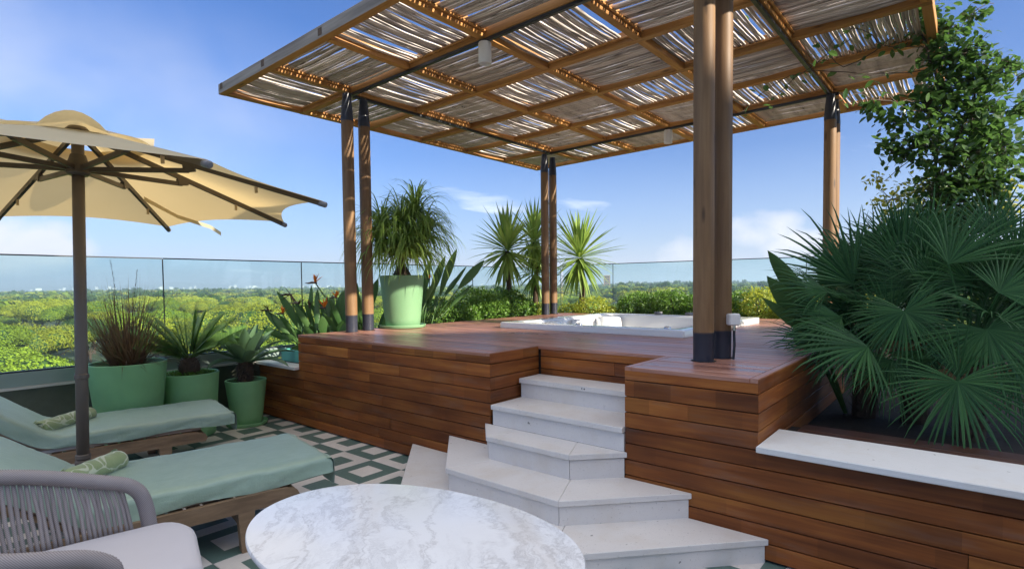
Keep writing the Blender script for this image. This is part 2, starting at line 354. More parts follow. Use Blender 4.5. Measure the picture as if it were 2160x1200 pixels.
def terry():
    m, nt, b = newmat('sage_terry_cloth'); tc = N(nt, 'ShaderNodeTexCoord').outputs['Object']
    n = noise(nt, tc, 7, 5, 0.6); f = noise(nt, tc, 170, 3, 0.7)
    st = noise(nt, mapping(nt, tc, scale=(2, 30, 2)), 1.5, 4)
    c = mixc(nt, n, (0.185, 0.315, 0.215), (0.36, 0.50, 0.39)); c = mixc(nt, math_(nt, 'MULTIPLY', st, 0.3), c, (0.52, 0.62, 0.54))
    L(nt, c, b.inputs['Base Color']); setp(b, rough=0.52, sheen=0.3, sheenr=0.5, spec=0.9, ior=1.6); b.inputs['Sheen Tint'].default_value = (0.86, 1.0, 0.95, 1)
    h = math_(nt, 'ADD', math_(nt, 'MULTIPLY', f, 0.5), noise(nt, tc, 26, 3)); bump(nt, b, h, 0.55, 0.006); return m
M['terry'] = terry()
def rolltowel():
    m, nt, b = newmat('patterned_green_towel'); tc = N(nt, 'ShaderNodeTexCoord').outputs['Object']
    n = noise(nt, tc, 9, 2, 0.4, 0.8); w = math_(nt, 'ABSOLUTE', math_(nt, 'SUBTRACT', n, 0.5))
    k = ramp(nt, w, [(0.022, 1.0), (0.034, 0.0)])
    k2 = ramp(nt, noise(nt, mapping(nt, tc, loc=(3, 3, 3)), 6, 2), [(0.54, 0.0), (0.58, 0.35)])
    c = mixc(nt, k2, (0.29, 0.37, 0.18), (0.43, 0.51, 0.30)); c = mixc(nt, k, c, (0.57, 0.62, 0.46))
    L(nt, c, b.inputs['Base Color']); setp(b, rough=0.95, sheen=0.4); bump(nt, b, noise(nt, tc, 160, 3), 0.5, 0.004); return m
M['roll'] = rolltowel()
def rope():
    m, nt, b = newmat('taupe_rope'); tc = N(nt, 'ShaderNodeTexCoord').outputs['Object']
    wv = N(nt, 'ShaderNodeTexWave', inp={'Scale': 60.0, 'Distortion': 1.0}); L(nt, mapping(nt, tc, rot=(0.5, 0.6, 0.3)), wv.inputs[0])
    rnd = N(nt, 'ShaderNodeObjectInfo').outputs['Random']
    c = mixc(nt, wv.outputs['Fac'], (0.27, 0.24, 0.24), (0.44, 0.40, 0.40)); c = mixc(nt, 1.0, c, ramp(nt, rnd, [(0, 0.85), (1, 1.1)]), 'MULTIPLY')
    L(nt, c, b.inputs['Base Color']); setp(b, rough=0.85); bump(nt, b, wv.outputs['Fac'], 0.3, 0.003); return m
M['rope'] = rope()
def canvas():
    m, nt, b = newmat('cream_canvas'); tc = N(nt, 'ShaderNodeTexCoord').outputs['Object']
    n = noise(nt, tc, 3, 4); c = mixc(nt, n, (0.62, 0.55, 0.39), (0.72, 0.65, 0.48))
    L(nt, c, b.inputs['Base Color']); setp(b, rough=0.9); bump(nt, b, noise(nt, tc, 300, 2), 0.1, 0.002)
    tr = N(nt, 'ShaderNodeBsdfTranslucent'); L(nt, mixc(nt, n, (0.74, 0.55, 0.25), (0.80, 0.60, 0.29)), tr.inputs[0])
    mx = N(nt, 'ShaderNodeMixShader', inp={0: 0.5}); L(nt, b.outputs[0], mx.inputs[1]); L(nt, tr.outputs[0], mx.inputs[2])
    L(nt, mx.outputs[0], nt.nodes['Material Output'].inputs[0]); return m
M['canvas'] = canvas()
def glass():
    m, nt, b = newmat('pale_blue_glass'); out = nt.nodes['Material Output']
    t = N(nt, 'ShaderNodeBsdfTransparent'); t.inputs[0].default_value = (0.82, 0.915, 0.925, 1)
    g = N(nt, 'ShaderNodeBsdfGlossy', inp={'Roughness': 0.02}); g.inputs[0].default_value = (0.9, 0.97, 1, 1)
    fr = N(nt, 'ShaderNodeFresnel', inp={'IOR': 1.5}); mx = N(nt, 'ShaderNodeMixShader'); geo = N(nt, 'ShaderNodeNewGeometry')
    L(nt, math_(nt, 'MULTIPLY', fr.outputs[0], math_(nt, 'SUBTRACT', 1.0, geo.outputs['Backfacing'])), mx.inputs[0]); L(nt, t.outputs[0], mx.inputs[1]); L(nt, g.outputs[0], mx.inputs[2]); L(nt, mx.outputs[0], out.inputs[0]); return m
M['glass'] = glass()
def leaf(name, dark, light, rough=0.45, trans=0.25, tcol=None, along=None, spec=0.4, tip=None, objvar=0.0):
    m, nt, b = newmat(name); geo = N(nt, 'ShaderNodeNewGeometry'); oi = N(nt, 'ShaderNodeObjectInfo')
    tc = N(nt, 'ShaderNodeTexCoord').outputs['Object']
    f = math_(nt, 'FRACT', math_(nt, 'ADD', geo.outputs['Random Per Island'], oi.outputs['Random']))
    f = math_(nt, 'ADD', math_(nt, 'MULTIPLY', f, 0.7), math_(nt, 'MULTIPLY', noise(nt, tc, 5, 3), 0.3))
    c = mixc(nt, f, dark, light)
    if tip: c = mixc(nt, ramp(nt, f, [(0.76, 0.0), (0.80, 1.0)]), c, tip)
    if objvar: c = mixc(nt, 1.0, c, ramp(nt, oi.outputs['Random'], [(0, 1 - objvar), (1, 1 + objvar * .6)]), 'MULTIPLY')
    L(nt, c, b.inputs['Base Color']); setp(b, rough=rough, spec=spec)
    tr = N(nt, 'ShaderNodeBsdfTranslucent')
    L(nt, mixc(nt, 0.6, c, tcol or tuple(min(1, x * 2.0) for x in light)), tr.inputs[0])
    mx = N(nt, 'ShaderNodeMixShader', inp={0: trans}); L(nt, b.outputs[0], mx.inputs[1]); L(nt, tr.outputs[0], mx.inputs[2])
    L(nt, mx.outputs[0], nt.nodes['Material Output'].inputs[0]); return m
M['fan'] = leaf('fan_palm_leaf', (0.014, 0.060, 0.024), (0.065, 0.175, 0.055), 0.5, 0.14, spec=0.25)
M['dryfan'] = leaf('dry_palm_leaf', (0.12, 0.085, 0.04), (0.28, 0.21, 0.10), 0.6, 0.2)
M['yucca'] = leaf('yucca_leaf', (0.10, 0.19, 0.034), (0.32, 0.44, 0.09), 0.42, 0.2)
M['pony'] = leaf('ponytail_leaf', (0.10, 0.19, 0.03), (0.30, 0.42, 0.085), 0.45, 0.3)
M['strel'] = leaf('strelitzia_leaf', (0.035, 0.10, 0.028), (0.10, 0.19, 0.055), 0.42, 0.2)
M['sago'] = leaf('sago_leaf', (0.055, 0.14, 0.028), (0.16, 0.30, 0.06), 0.4, 0.15)
M['agave'] = leaf('agave_leaf', (0.075, 0.15, 0.075), (0.14, 0.24, 0.12), 0.5, 0.1)
M['hedge'] = leaf('hedge_leaf', (0.045, 0.115, 0.018), (0.15, 0.28, 0.04), 0.4, 0.25)
M['yhedge'] = leaf('variegated_leaf', (0.13, 0.22, 0.028), (0.46, 0.48, 0.06), 0.45, 0.3)
M['vine'] = leaf('vine_leaf', (0.022, 0.070, 0.018), (0.085, 0.17, 0.036), 0.34, 0.35)
M['yvine'] = leaf('golden_vine_leaf', (0.16, 0.22, 0.03), (0.45, 0.45, 0.08), 0.45, 0.45)
M['grass'] = leaf('bronze_grass', (0.05, 0.031, 0.018), (0.21, 0.13, 0.065), 0.55, 0.2, tip=(0.09, 0.12, 0.035))
M['plume'] = leaf('seed_plume', (0.03, 0.03, 0.03), (0.08, 0.075, 0.07), 0.8, 0.2)
M['moss'] = leaf('green_creeper', (0.06, 0.14, 0.015), (0.14, 0.28, 0.03), 0.5, 0.25)
M['pine'] = leaf('pine_needles', (0.10, 0.155, 0.014), (0.33, 0.40, 0.036), 0.8, 0.06, spec=0.1, objvar=0.36)
M['pine2'] = leaf('yellowish_pine_needles', (0.19, 0.21, 0.018), (0.48, 0.47, 0.045), 0.8, 0.06, spec=0.1, objvar=0.34)
M['oak'] = leaf('dark_evergreen', (0.03, 0.07, 0.016), (0.095, 0.16, 0.036), 0.7, 0.12, spec=0.15, objvar=0.2)
M['orange'] = plain('orange_petal', (0.75, 0.20, 0.015), 0.5, 0.15, 20)
M['beak'] = plain('flower_beak', (0.10, 0.065, 0.055), 0.5, 0.2, 12)
M['dead'] = plain('dry_flower', (0.07, 0.045, 0.025), 0.8, 0.3, 20)
def ground_mat():
    m, nt, b = newmat('plain_ground'); tc = N(nt, 'ShaderNodeTexCoord').outputs['Object']
    n = noise(nt, tc, 0.004, 6, 0.6); n2 = noise(nt, tc, 0.09, 5, 0.65)
    c = mixc(nt, n, (0.055, 0.085, 0.03), (0.13, 0.13, 0.065)); c = mixc(nt, n2, c, (0.035, 0.055, 0.02)); L(nt, c, b.inputs['Base Color']); setp(b, rough=0.95); return m
M['ground'] = ground_mat()
# ------------------------------------------------------------------ setting: terrain, terrace slab, floor tiles
GZ = -13.0
def structure(o, kind='structure'): o['kind'] = kind; return o
mb = MB(); mb.add([(-9000, -9000, GZ), (9000, -9000, GZ), (9000, 9000, GZ), (-9000, 9000, GZ)], [(0, 1, 2, 3)])
structure(mb.build('ground', M['ground']))
mb = MB()
FACE = -19.4                                   # hotel facade runs along u+v = FACE behind the camera
mb.prism([(-6.2, -13.2), (9.7, -29.1), (9.7, 6.75), (-6.2, 6.75)], -0.5, -0.012)
floor = structure(mb.build('floor', M['grout'])); floor['label'] = 'roof terrace floor of green and cream patterned cement tiles'
TS = 0.4125
def tile_mesh(m):
    h = TS / 2 - 0.0012; b = 0.002; t = 0.012
    vs = [(x * (h - b), y * (h - b), 0) for x, y in ((-1, -1), (1, -1), (1, 1), (-1, 1))] + [(x * h, y * h, -b) for x, y in ((-1, -1), (1, -1), (1, 1), (-1, 1))] + [(x * h, y * h, -t) for x, y in ((-1, -1), (1, -1), (1, 1), (-1, 1))]
    fs = [(0, 1, 2, 3)] + [(i + 4, (i + 1) % 4 + 4, (i + 1) % 4, i) for i in range(4)] + [(i + 8, (i + 1) % 4 + 8, (i + 1) % 4 + 4, i + 4) for i in range(4)]
    me = bpy.data.meshes.new('tile'); me.from_pydata(vs, [], fs); me.materials.append(m); me.update(); return me
tmg, tmw = tile_mesh(M['tileg']), tile_mesh(M['tilew'])
U0, V0 = 2.889, 3.627                         # a grid corner
for i in range(-9, 1):
    for j in range(-8, 8):
        u = U0 + (i + 0.5) * TS; v = V0 + (j + 0.5) * TS
        if u > 3.2 or v > 6.75 or u + v < 0.2: continue
        g = (i + j) % 2 != 0                  # tile (i=-1, j=0) is green
        o = put('tile', tmg if g else tmw, floor); o.location = (u, v, random.uniform(-0.0006, 0.0006))

# hotel block behind the camera: it throws the long shade over the terrace
hb = thing('hotel_building', 'cream rendered hotel block with window rows, standing behind the terrace', 'building', (-6.7, -12.7, 0))
e1 = Vector((1, -1, 0)).normalized(); en = Vector((1, 1, 0)).normalized()
A0 = Vector((-6.7, -12.7, 0)); LEN = 33.0
def fpt(s, d, z): p = A0 + e1 * s + en * d; return (p.x, p.y, z)
def fbox(mb_, s0, s1, d0, d1, z0, z1):
    vs = [fpt(s, d, z) for z in (z0, z1) for s, d in ((s0, d0), (s1, d0), (s1, d1), (s0, d1))]
    mb_.add(vs, [(0, 3, 2, 1), (4, 5, 6, 7), (0, 1, 5, 4), (1, 2, 6, 5), (2, 3, 7, 6), (3, 0, 4, 7)])
mb = MB(); fbox(mb, 0, LEN, -12, 0, GZ, 15.98); mb.build('wall', M['wall'], hb)
mb = MB(); fbox(mb, -0.1, LEN + 0.1, 0.003, 0.10, 15.7, 16.0); mb.build('cornice', M['wall'], hb)
for k in range(9):
    for zl in (0.35, 4.0, 7.6, 11.4):
        mb = MB(); s0 = 1.0 + k * 2.9
        for a, b, c_, d_ in ((s0, s0 + 0.07, zl, zl + 2.3), (s0 + 1.73, s0 + 1.8, zl, zl + 2.3), (s0 + 0.072, s0 + 1.728, zl, zl + 0.07), (s0 + 0.072, s0 + 1.728, zl + 2.23, zl + 2.3)): fbox(mb, a, b, 0.003, 0.05, c_, d_)
        w = mb.build('window', M['bronze'], hb)
        mb = MB(); fbox(mb, s0 + 0.074, s0 + 1.726, 0.004, 0.02, zl + 0.072, zl + 2.228); mb.build('pane', M['dark_glass'], w)
# the storeys below the terrace
tb = thing('podium_building', 'lower storeys of the hotel carrying the roof terrace', 'building', (3, 0, GZ))
mb = MB(); mb.prism([(-6.22, -13.18), (9.72, -29.12), (9.72, 6.77), (-6.22, 6.77)], GZ, -0.502); mb.build('wall', M['wall'], tb)

# ------------------------------------------------------------------ parapet and glass balustrades
pw = thing('parapet_wall', 'dark green textured parapet with pale metal sill under the left glass', 'wall', (0, 6.66, 0))
mb = MB(); mb.box((-6.2, 6.6, 0.0), (9.7, 6.74, 0.628)); mb.build('wall', M['parapet'], pw)
mb = MB(); mb.box((-6.2, 6.575, 0.630), (3.12, 6.60 + 0.15, 0.652)); mb.build('sill', M['sill'], pw)
bal = thing('glass_balustrade', 'frameless pale blue glass balustrade along the left edge above the dark green parapet', 'balustrade', (0, 6.66, 0.65))
mb = MB(); mb.box((-6.2, 6.602, 0.655), (9.62, 6.70, 0.778)); mb.build('channel', M['channel'], bal)
mb = MB(); mb.box((-6.2, 6.628, 0.780), (9.62, 6.682, 0.792)); mb.build('gasket', M['gasket'], bal)
x = -6.2; js = [-4.2, -2.6, -1.01, 0.57, 2.16, 3.75, 5.34, 6.93, 8.52, 9.60]
for a, b in zip([-6.2] + js[:-1], js):
    mb = MB(); mb.box((a + 0.005, 6.649, 0.79), (b - 0.005, 6.661, 1.838)); mb.build('pane', M['glass'], bal)
    mb = MB(); mb.box((a + 0.005, 6.646, 1.839), (b - 0.005, 6.664, 1.851)); mb.build('top_cap', M['gasket'], bal)
    mb = MB(); mb.box((b - 0.0045, 6.650, 0.793), (b + 0.0045, 6.660, 1.838)); mb.build('joint_seal', M['gasket'], bal)
bal2 = thing('glass_balustrade', 'frameless pale glass balustrade behind the hot tub and rear hedge', 'balustrade', (9.6, 2, 0.65))
mb = MB(); mb.box((9.55, -15.0, -0.01), (9.69, 6.598, 0.90)); mb.build('wall', M['parapet'], bal2)
js = [6.60, 5.42, 3.72, 2.0, 0.3, -1.4, -3.1, -4.8]
for a, b in zip(js[1:], js[:-1]):
    mb = MB(); mb.box((9.604, a + 0.005, 0.902), (9.616, b - 0.005, 1.898)); mb.build('pane', M['glass'], bal2)
    mb = MB(); mb.box((9.601, a + 0.005, 1.899), (9.619, b - 0.005, 1.912)); mb.build('top_cap', M['gasket'], bal2)
    mb = MB(); mb.box((9.605, a - 0.0045, 0.902), (9.615, a + 0.0045, 1.898)); mb.build('joint_seal', M['gasket'], bal2)

# ------------------------------------------------------------------ raised deck
UF, UN, UB = 3.145, 3.767, 8.35               # front face, notch back, rear edge
VL, N1, N2, N3 = 5.69, 2.849, 1.692, 0.883
ROWS = [0.012, 0.105, 0.205, 0.305, 0.405, 0.51, 0.61, 0.71, 0.81, 0.915, 0.9985]
deck = thing('deck', 'raised hardwood deck of red-brown boards around the white hot tub', 'deck', (5.5, 3.2, 0))
T = 0.022
def fplank(p, d, l, nrm, z0, z1, par=deck, m='front'):
    # face board: p bottom-left start on the outer face plane, d horizontal run, nrm outward normal
    me = board_mesh('plank', l - 0.003, z1 - z0 - 0.006, T, M[m])
    o = frame_obj('plank', me, par, Vector(p) + Vector(d) * 0.0015 + Vector((0, 0, z0 + 0.003)) + Vector(nrm) * random.uniform(-0.0015, 0.0015), d, (0, 0, 1))
    return o
def run(p0, p1, nrm, rows, joints={}, par=deck, m='front'):
    # boards run so that local z (dir x up) points along nrm
    p0, p1 = Vector(p0), Vector(p1); d = (p1 - p0).normalized(); l = (p1 - p0).length
    if d.cross(Vector((0, 0, 1))).dot(Vector(nrm)) < 0: p0, p1 = p1, p0; d = -d; flip = True
    else: flip = False
    for k in rows:
        cuts = sorted([(l - c if flip else c) for c in joints.get(k, [])])
        s = 0.0
        for c in cuts + [l]:
            fplank(p0 + d * s, d, c - s, nrm, ROWS[k], ROWS[k + 1], par, m); s = c
NG = (-1, 0, 0)
# left front: measured from the stair side (v = N1) towards the wall
J = {0: [0.75, 1.94], 1: [0.95, 1.42, 2.55], 2: [1.25, 2.6], 3: [2.2], 4: [1.35, 2.75], 5: [2.72], 6: [1.55], 7: [1.1], 8: [1.9], 9: [1.5]}
run((UF, N1, 0), (UF, 6.598, 0), NG, range(0, 6), J)
run((UF, N1, 0), (UF, VL, 0), NG, range(6, 10), J)
run((UF + 0.001, N1, 0), (UN, N1, 0), (0, -1, 0), range(5, 10))
run((UN, N2 + 0.002, 0), (UN, N1 - T - 0.002, 0), NG, range(6, 10), {8: [0.42]})
run((UF, N3, 0), (UF, N2, 0), NG, range(6, 10), {})
run((UF + 0.001, N3, 0), (5.8, N3, 0), (0, -1, 0), range(4, 10))
run((UF + 0.001, N2, 0), (UN, N2, 0), (0, 1, 0), range(6, 10))
run((UF + 0.001, VL, 0), (8.3, VL, 0), (0, 1, 0), range(7, 10))
# dark carcass behind the boards
mb = MB()
mb.box((UF + T + 0.004, N1 + T + 0.004, -0.01), (UN + 0.0, VL - 0.03, 0.968))
mb.box((UF + T + 0.004, N3 + T + 0.004, -0.01), (UN + 0.0, N2 - T - 0.004, 0.968))
mb.box((UN + T + 0.004, N3 + T + 0.004, -0.01), (5.2, VL - 0.03, 0.968))
mb.box((5.2, N3 + T + 0.004, -0.01), (7.45, 2.2, 0.968)); mb.box((5.2, 4.33, -0.01), (7.45, VL - 0.03, 0.968)); mb.box((7.45, N3 + T + 0.004, -0.01), (UB - 0.02, VL - 0.03, 0.968))
mb.box((UF + T + 0.004, VL - 0.028, -0.01), (UF + 0.3, 6.598, 0.60))
mb.build('carcass', M['core'], deck)
# top boards run along v; 0.124 m pitch; edge strips along the open sides
BW = 0.124
def tplank(u, v0, v1, w=BW):
    if v1 - v0 < 0.02: return
    me = board_mesh('plank', v1 - v0 - 0.004, w - 0.005, 0.024, M['deck'], 0.003)
    # local x along +v, local y along -u, z up
    frame_obj('plank', me, deck, (u + w - 0.0025, v0 + 0.002, 1.0 + random.uniform(-0.001, 0.001)), (0, 1, 0), (-1, 0, 0))
def strip(u, v0, v1, w=BW):
    s = v0
    while v1 - s > 3.3:
        n = s + random.uniform(1.7, 2.7); tplank(u, s, n, w); s = n
    tplank(u, s, v1, w)
E_ = 0.045
k = 0; u = UF - 0.004
while u < UB - 0.03:
    w = min(BW, UB - u)
    if u + w / 2 < UN - 0.01:
        strip(u, N1 + E_, VL, w); strip(u, N3 + E_, N2 - E_, w)
    elif 5.16 < u + w / 2 < 7.52:
        strip(u, N3 + E_, 2.13, w); strip(u, 4.40, VL, w)
    else: strip(u, N3 + E_, VL, w)
    u += BW
for v0, u0, u1 in ((N1, UF - 0.004, UN - 0.004), (N2 - E_, UF - 0.004, UN - 0.004), (N3, UF - 0.004, 5.2), (N3, 5.2, 8.3)):
    me = board_mesh('plank', u1 - u0 - 0.004, E_ - 0.004, 0.024, M['deck'], 0.003)
    frame_obj('edge_strip', me, deck, (u0 + 0.002, v0 + 0.002, 1.001), (1, 0, 0), (0, 1, 0))

# ------------------------------------------------------------------ stairs
st = thing('stairs', 'white stone stairs with chamfered lower steps rising to the deck', 'stairs', (2.8, 2.2, 0))
def line_x(p, d, q, e):
    p, d, q, e = map(lambda a: Vector((a[0], a[1])), (p, d, q, e)); t = ((q - p).x * e.y - (q - p).y * e.x) / (d.x * e.y - d.y * e.x); return p + d * t
STEP = [(0.135, 2.25, 3.78, 2.88, 1.64, 0.825), (0.287, 2.555, 3.31, 2.735, 1.80, 1.252), (0.452, 2.868, 2.905, 2.645, 1.935, 1.675)]
zb = 0.0
for kz, (z, uf, vl, vlf, vrf, vr) in enumerate(STEP):
    th = 0.036; UBK = UF - 0.003; i_ = 0.018
    # riser block, slightly inside the tread nosing
    n = [(UBK, vl - i_), (uf + i_, vlf - i_ * 0.5), (uf + i_, vrf + i_ * 0.5), (UBK, vr + i_)]
    for a, b in ((0, 1), (1, 2), (2, 3)):
        p, q = Vector(n[a] + (0,)), Vector(n[b] + (0,)); d = (q - p).normalized(); nn = Vector((d.y, -d.x, 0)) * 0.02
        if nn.dot(Vector((2.9, 2.25, 0)) - p) < 0: nn = -nn
        mb = MB(); e = d * 0.0015
        pts = [p + e, q - e, q - e + nn - d * 0.012, p + e + nn + d * 0.012]
        mb.prism([(v.x, v.y) for v in pts], zb, z - th - 0.007); mb.build('riser', M['limestone'], st)
    mb = MB(); ii = 0.045; mb.prism([(UBK, vl - ii * 1.6), (uf + ii, vlf - ii * 0.7), (uf + ii, vrf + ii * 0.7), (UBK, vr + ii * 1.6)], zb, z - th - 0.003); mb.build('core', M['core'], st)
    # tread in three mitred slabs
    ul = uf + 0.45; P = [(UBK, vl), (uf, vlf), (uf, vrf), (UBK, vr)]
    iw = 0.40
    m1 = (uf + iw, vlf - iw * 0.42); m2 = (uf + iw, vrf + iw * 0.42); UBK2 = UBK
    if m1[0] > UBK: s_ = (UBK - uf) / iw; m1 = (UBK, vlf - iw * 0.42 * s_); m2 = (UBK, vrf + iw * 0.42 * s_)
    pcs = [[P[0], P[1], m1] + ([(UBK, m1[1])] if m1[0] < UBK - 0.01 else []), [P[1], P[2], m2, m1], [P[2], P[3]] + ([(UBK, m2[1])] if m2[0] < UBK - 0.01 else []) + [m2]]
    if m1[0] < UBK - 0.01: pcs.append([m1, m2, (UBK, m2[1]), (UBK, m1[1])])
    for pc in pcs:
        c = sum((Vector(q) for q in pc), Vector((0, 0))) / len(pc)
        sh = [(c + (Vector(q) - c) * (1 - 0.0012 / max(0.1, (Vector(q) - c).length))) for q in pc]
        mb = MB(); mb.prism([(q.x, q.y) for q in sh], z - th, z, 0.003); mb.build('tread', M['limestone'], st)
    zb = z
# upper two straight steps inside the notch
for z, u0, u1, ur in ((0.61, 3.118, 3.50, 3.142), (0.765, 3.470, UN - T - 0.003, 3.492)):
    mb = MB(); mb.box((u0, N2 + 0.004, z - 0.036), (u1, N1 - T - 0.004 if u0 > UF else N1 - 0.005, z)) if u0 > UF else mb.prism([(u0, N2 + 0.006), (u0, N1 - T - 0.006), (u1, N1 - T - 0.006), (u1, N2 + 0.006)], z - 0.036, z, 0.003)
    mb.build('tread', M['limestone'], st)
    mb = MB(); mb.box((ur, N2 + 0.006, zb), (ur + 0.02, N1 - T - 0.006, z - 0.043)); mb.build('riser', M['limestone'], st)
    mb = MB(); mb.box((ur + 0.03, N2 + 0.01, 0.0), (UN - T - 0.006, N1 - T - 0.01, z - 0.041)); mb.build('core', M['core'], st)
    zb = z
# little chip in the top nosing
mb = MB(); mb.tube([(3.4685, 2.20, 0.748), (3.467, 2.20, 0.748)], 0.006, 7); mb.tube([(3.4685, 2.222, 0.749), (3.467, 2.222, 0.749)], 0.005, 7); mb.build('chip', M['gasket'], st)

# ------------------------------------------------------------------ planters either side
pl = thing('planter', 'boarded planter with a white stone coping, right of the stairs, full of palms', 'planter', (4.5, -1, 0))
JR = {0: [1.9, 4.2], 1: [2.5], 2: [1.7, 3.4], 3: [2.8], 4: [2.3, 4.6], 5: [3.2]}
run((UF, N2, 0), (UF, -4.6, 0), NG, range(0, 6), JR, pl)
for a, b in ((-4.6, -2.21), (-2.205, -0.96), (-0.955, N3 - 0.006)):
    mb = MB(); mb.prism([(3.085, a), (3.085, b), (3.54, b), (3.54, a)], 0.613, 0.648, 0.004); mb.build('coping', M['slab'], pl)
for u in (3.546, 3.70):
    me = board_mesh('plank', 5.4, 0.15, 0.024, M['ledge']); frame_obj('plank', me, pl, (u + 0.15, -4.6, 0.625), (0, 1, 0), (-1, 0, 0))
mb = MB(); mb.box((UF + T + 0.004, -4.6, 0), (3.86, N3 - 0.004, 0.598)); mb.build('carcass', M['core'], pl)
mb = MB(); mb.box((3.862, -4.6, 0.0), (9.54, N3 - 0.006, 0.52)); soil = mb.build('soil', M['soil'], pl)
pb = thing('planter', 'white-topped planter ledge at the left end of the deck, holding a turquoise box', 'planter', (4, 6.2, 0))
mb = MB(); mb.prism([(3.09, VL + 0.003), (3.09, 6.597), (3.27, 6.597), (3.27, VL + 0.003)], 0.613, 0.648, 0.004); mb.build('coping', M['slab'], pb)
mb = MB(); mb.box((3.272, VL + 0.003, 0.0), (4.62, 6.598, 0.62)); mb.build('bed', M['core'], pb)
mb = MB(); mb.box((4.622, VL + 0.003, 0.0), (9.54, 6.598, 0.93)); mb.box((UB + 0.003, N3, 0.0), (9.54, VL + 0.001, 0.93)); mb.build('soil', M['soil'], pb)
tq = thing('planter_box', 'low turquoise planter box on the white ledge by the deck end', 'planter box', (3.8, 6.1, 0.65))
mb = MB()
for a, b in (((3.30, 5.74), (4.5, 5.765)), ((3.30, 6.335), (4.5, 6.36)), ((3.30, 5.767), (3.325, 6.333)), ((4.475, 5.767), (4.5, 6.333))): mb.box((a[0], a[1], 0.649), (b[0], b[1], 0.785))
mb.build('box', M['teal'], tq); mb = MB(); mb.box((3.327, 5.767, 0.65), (4.473, 6.333, 0.755)); mb.build('soil', M['soil'], tq)

# ------------------------------------------------------------------ hot tub
tub = thing('hot_tub', 'white acrylic hot tub sunk in the deck with a raised square rim', 'hot tub', (6.3, 3.27, 1.0))
def rrect(u0, u1, v0, v1, r, n=10):
    out = []
    for cx, cy, a0 in ((u1 - r, v1 - r, 0), (u0 + r, v1 - r, 90), (u0 + r, v0 + r, 180), (u1 - r, v0 + r, 270)):
        for i in range(n + 1): a = R(a0 + 90 * i / n); out.append((cx + r * math.cos(a), cy + r * math.sin(a)))
    return out
TU0, TU1, TV0, TV1 = 5.085, 7.52, 2.10, 4.435
def ring(i, r, z): return [(x_, y_, z) for x_, y_ in rrect(TU0 + i, TU1 - i, TV0 + i, TV1 - i, r)]
loops = [ring(0, 0.02, 1.001), ring(0, 0.02, 1.058), ring(0.004, 0.022, 1.066), ring(0.014, 0.03, 1.070), ring(0.15, 0.10, 1.070), ring(0.17, 0.12, 1.064), ring(0.19, 0.16, 1.03), ring(0.22, 0.22, 0.80), ring(0.27, 0.25, 0.745), ring(0.62, 0.28, 0.735), ring(0.68, 0.28, 0.70), ring(0.74, 0.30, 0.36), ring(0.9, 0.25, 0.33)]
n = len(loops[0]); vs = [p for lp in loops for p in lp]; fs = [(k * n + j, k * n + (j + 1) % n, (k + 1) * n + (j + 1) % n, (k + 1) * n + j) for k in range(len(loops) - 1) for j in range(n)]
fs.append(tuple((len(loops) - 1) * n + j for j in range(n)))
mb = MB(); mb.add(vs, fs); sh = mb.build('shell', M['acrylic'], tub, smooth='auto')
# moulded seat backs in the two left corners and along the far side
for cu, cv, su, sv in ((7.12, 4.10, 0.2, 0.2), (6.5, 4.2, 0.2, 0.08), (5.9, 4.2, 0.2, 0.08)):
    pts = [(-1, .2), (-.9, .7), (-.5, 1), (.5, 1), (.9, .7), (1, .2)]
    mb = MB(); lo = []
    for z, s_ in ((0.75, 1.15), (0.95, 1.0), (1.02, 0.94), (1.04, 0.8)):
        lo += [(cu + su * s_ * math.cos(2 * math.pi * j / 20) * (1 - 0.15 * abs(math.sin(4 * math.pi * j / 20))), cv + sv * s_ * math.sin(2 * math.pi * j / 20), z) for j in range(20)]
    mb.add(lo, [(k * 20 + j, k * 20 + (j + 1) % 20, (k + 1) * 20 + (j + 1) % 20, (k + 1) * 20 + j) for k in range(3) for j in range(20)] + [tuple(60 + j for j in range(20))])
    mb.build('seat_back', M['acrylic'], tub, smooth=True)
for u_, v_ in ((7.42, 3.45), (7.42, 3.0)):
    mb = MB(); mb.lathe([(0.0, 0.03), (0.03, 0.028), (0.05, 0.018), (0.058, 0.0)], (u_, v_, 1.070), 18); mb.tube([(u_ - 0.05, v_ + 0.03, 1.10), (u_ + 0.05, v_ - 0.03, 1.10)], 0.014, 8); mb.build('valve_knob', M['greyplastic'], tub, smooth=True)
for u_, v_ in ((5.19, 3.36), (5.26, 2.35)):
    mb = MB(); mb.lathe([(0.0, 0.02), (0.022, 0.02), (0.034, 0.012), (0.036, 0.0)], (u_, v_, 1.070), 18); mb.build('jet_cap', M['chrome'], tub, smooth=True)
for k in range(4):
    mb = MB(); mb.lathe([(0.0, 0.0), (0.035, 0.0), (0.04, -0.01)], (0, 0, 0), 16); o = mb.build('jet', M['chrome'], tub, smooth=True)
    o.location = Vector((7.22 + 0.02, 2.6 + 0.45 * k, 0.92)) - off(tub); o.rotation_euler = (0, R(-80), 0)
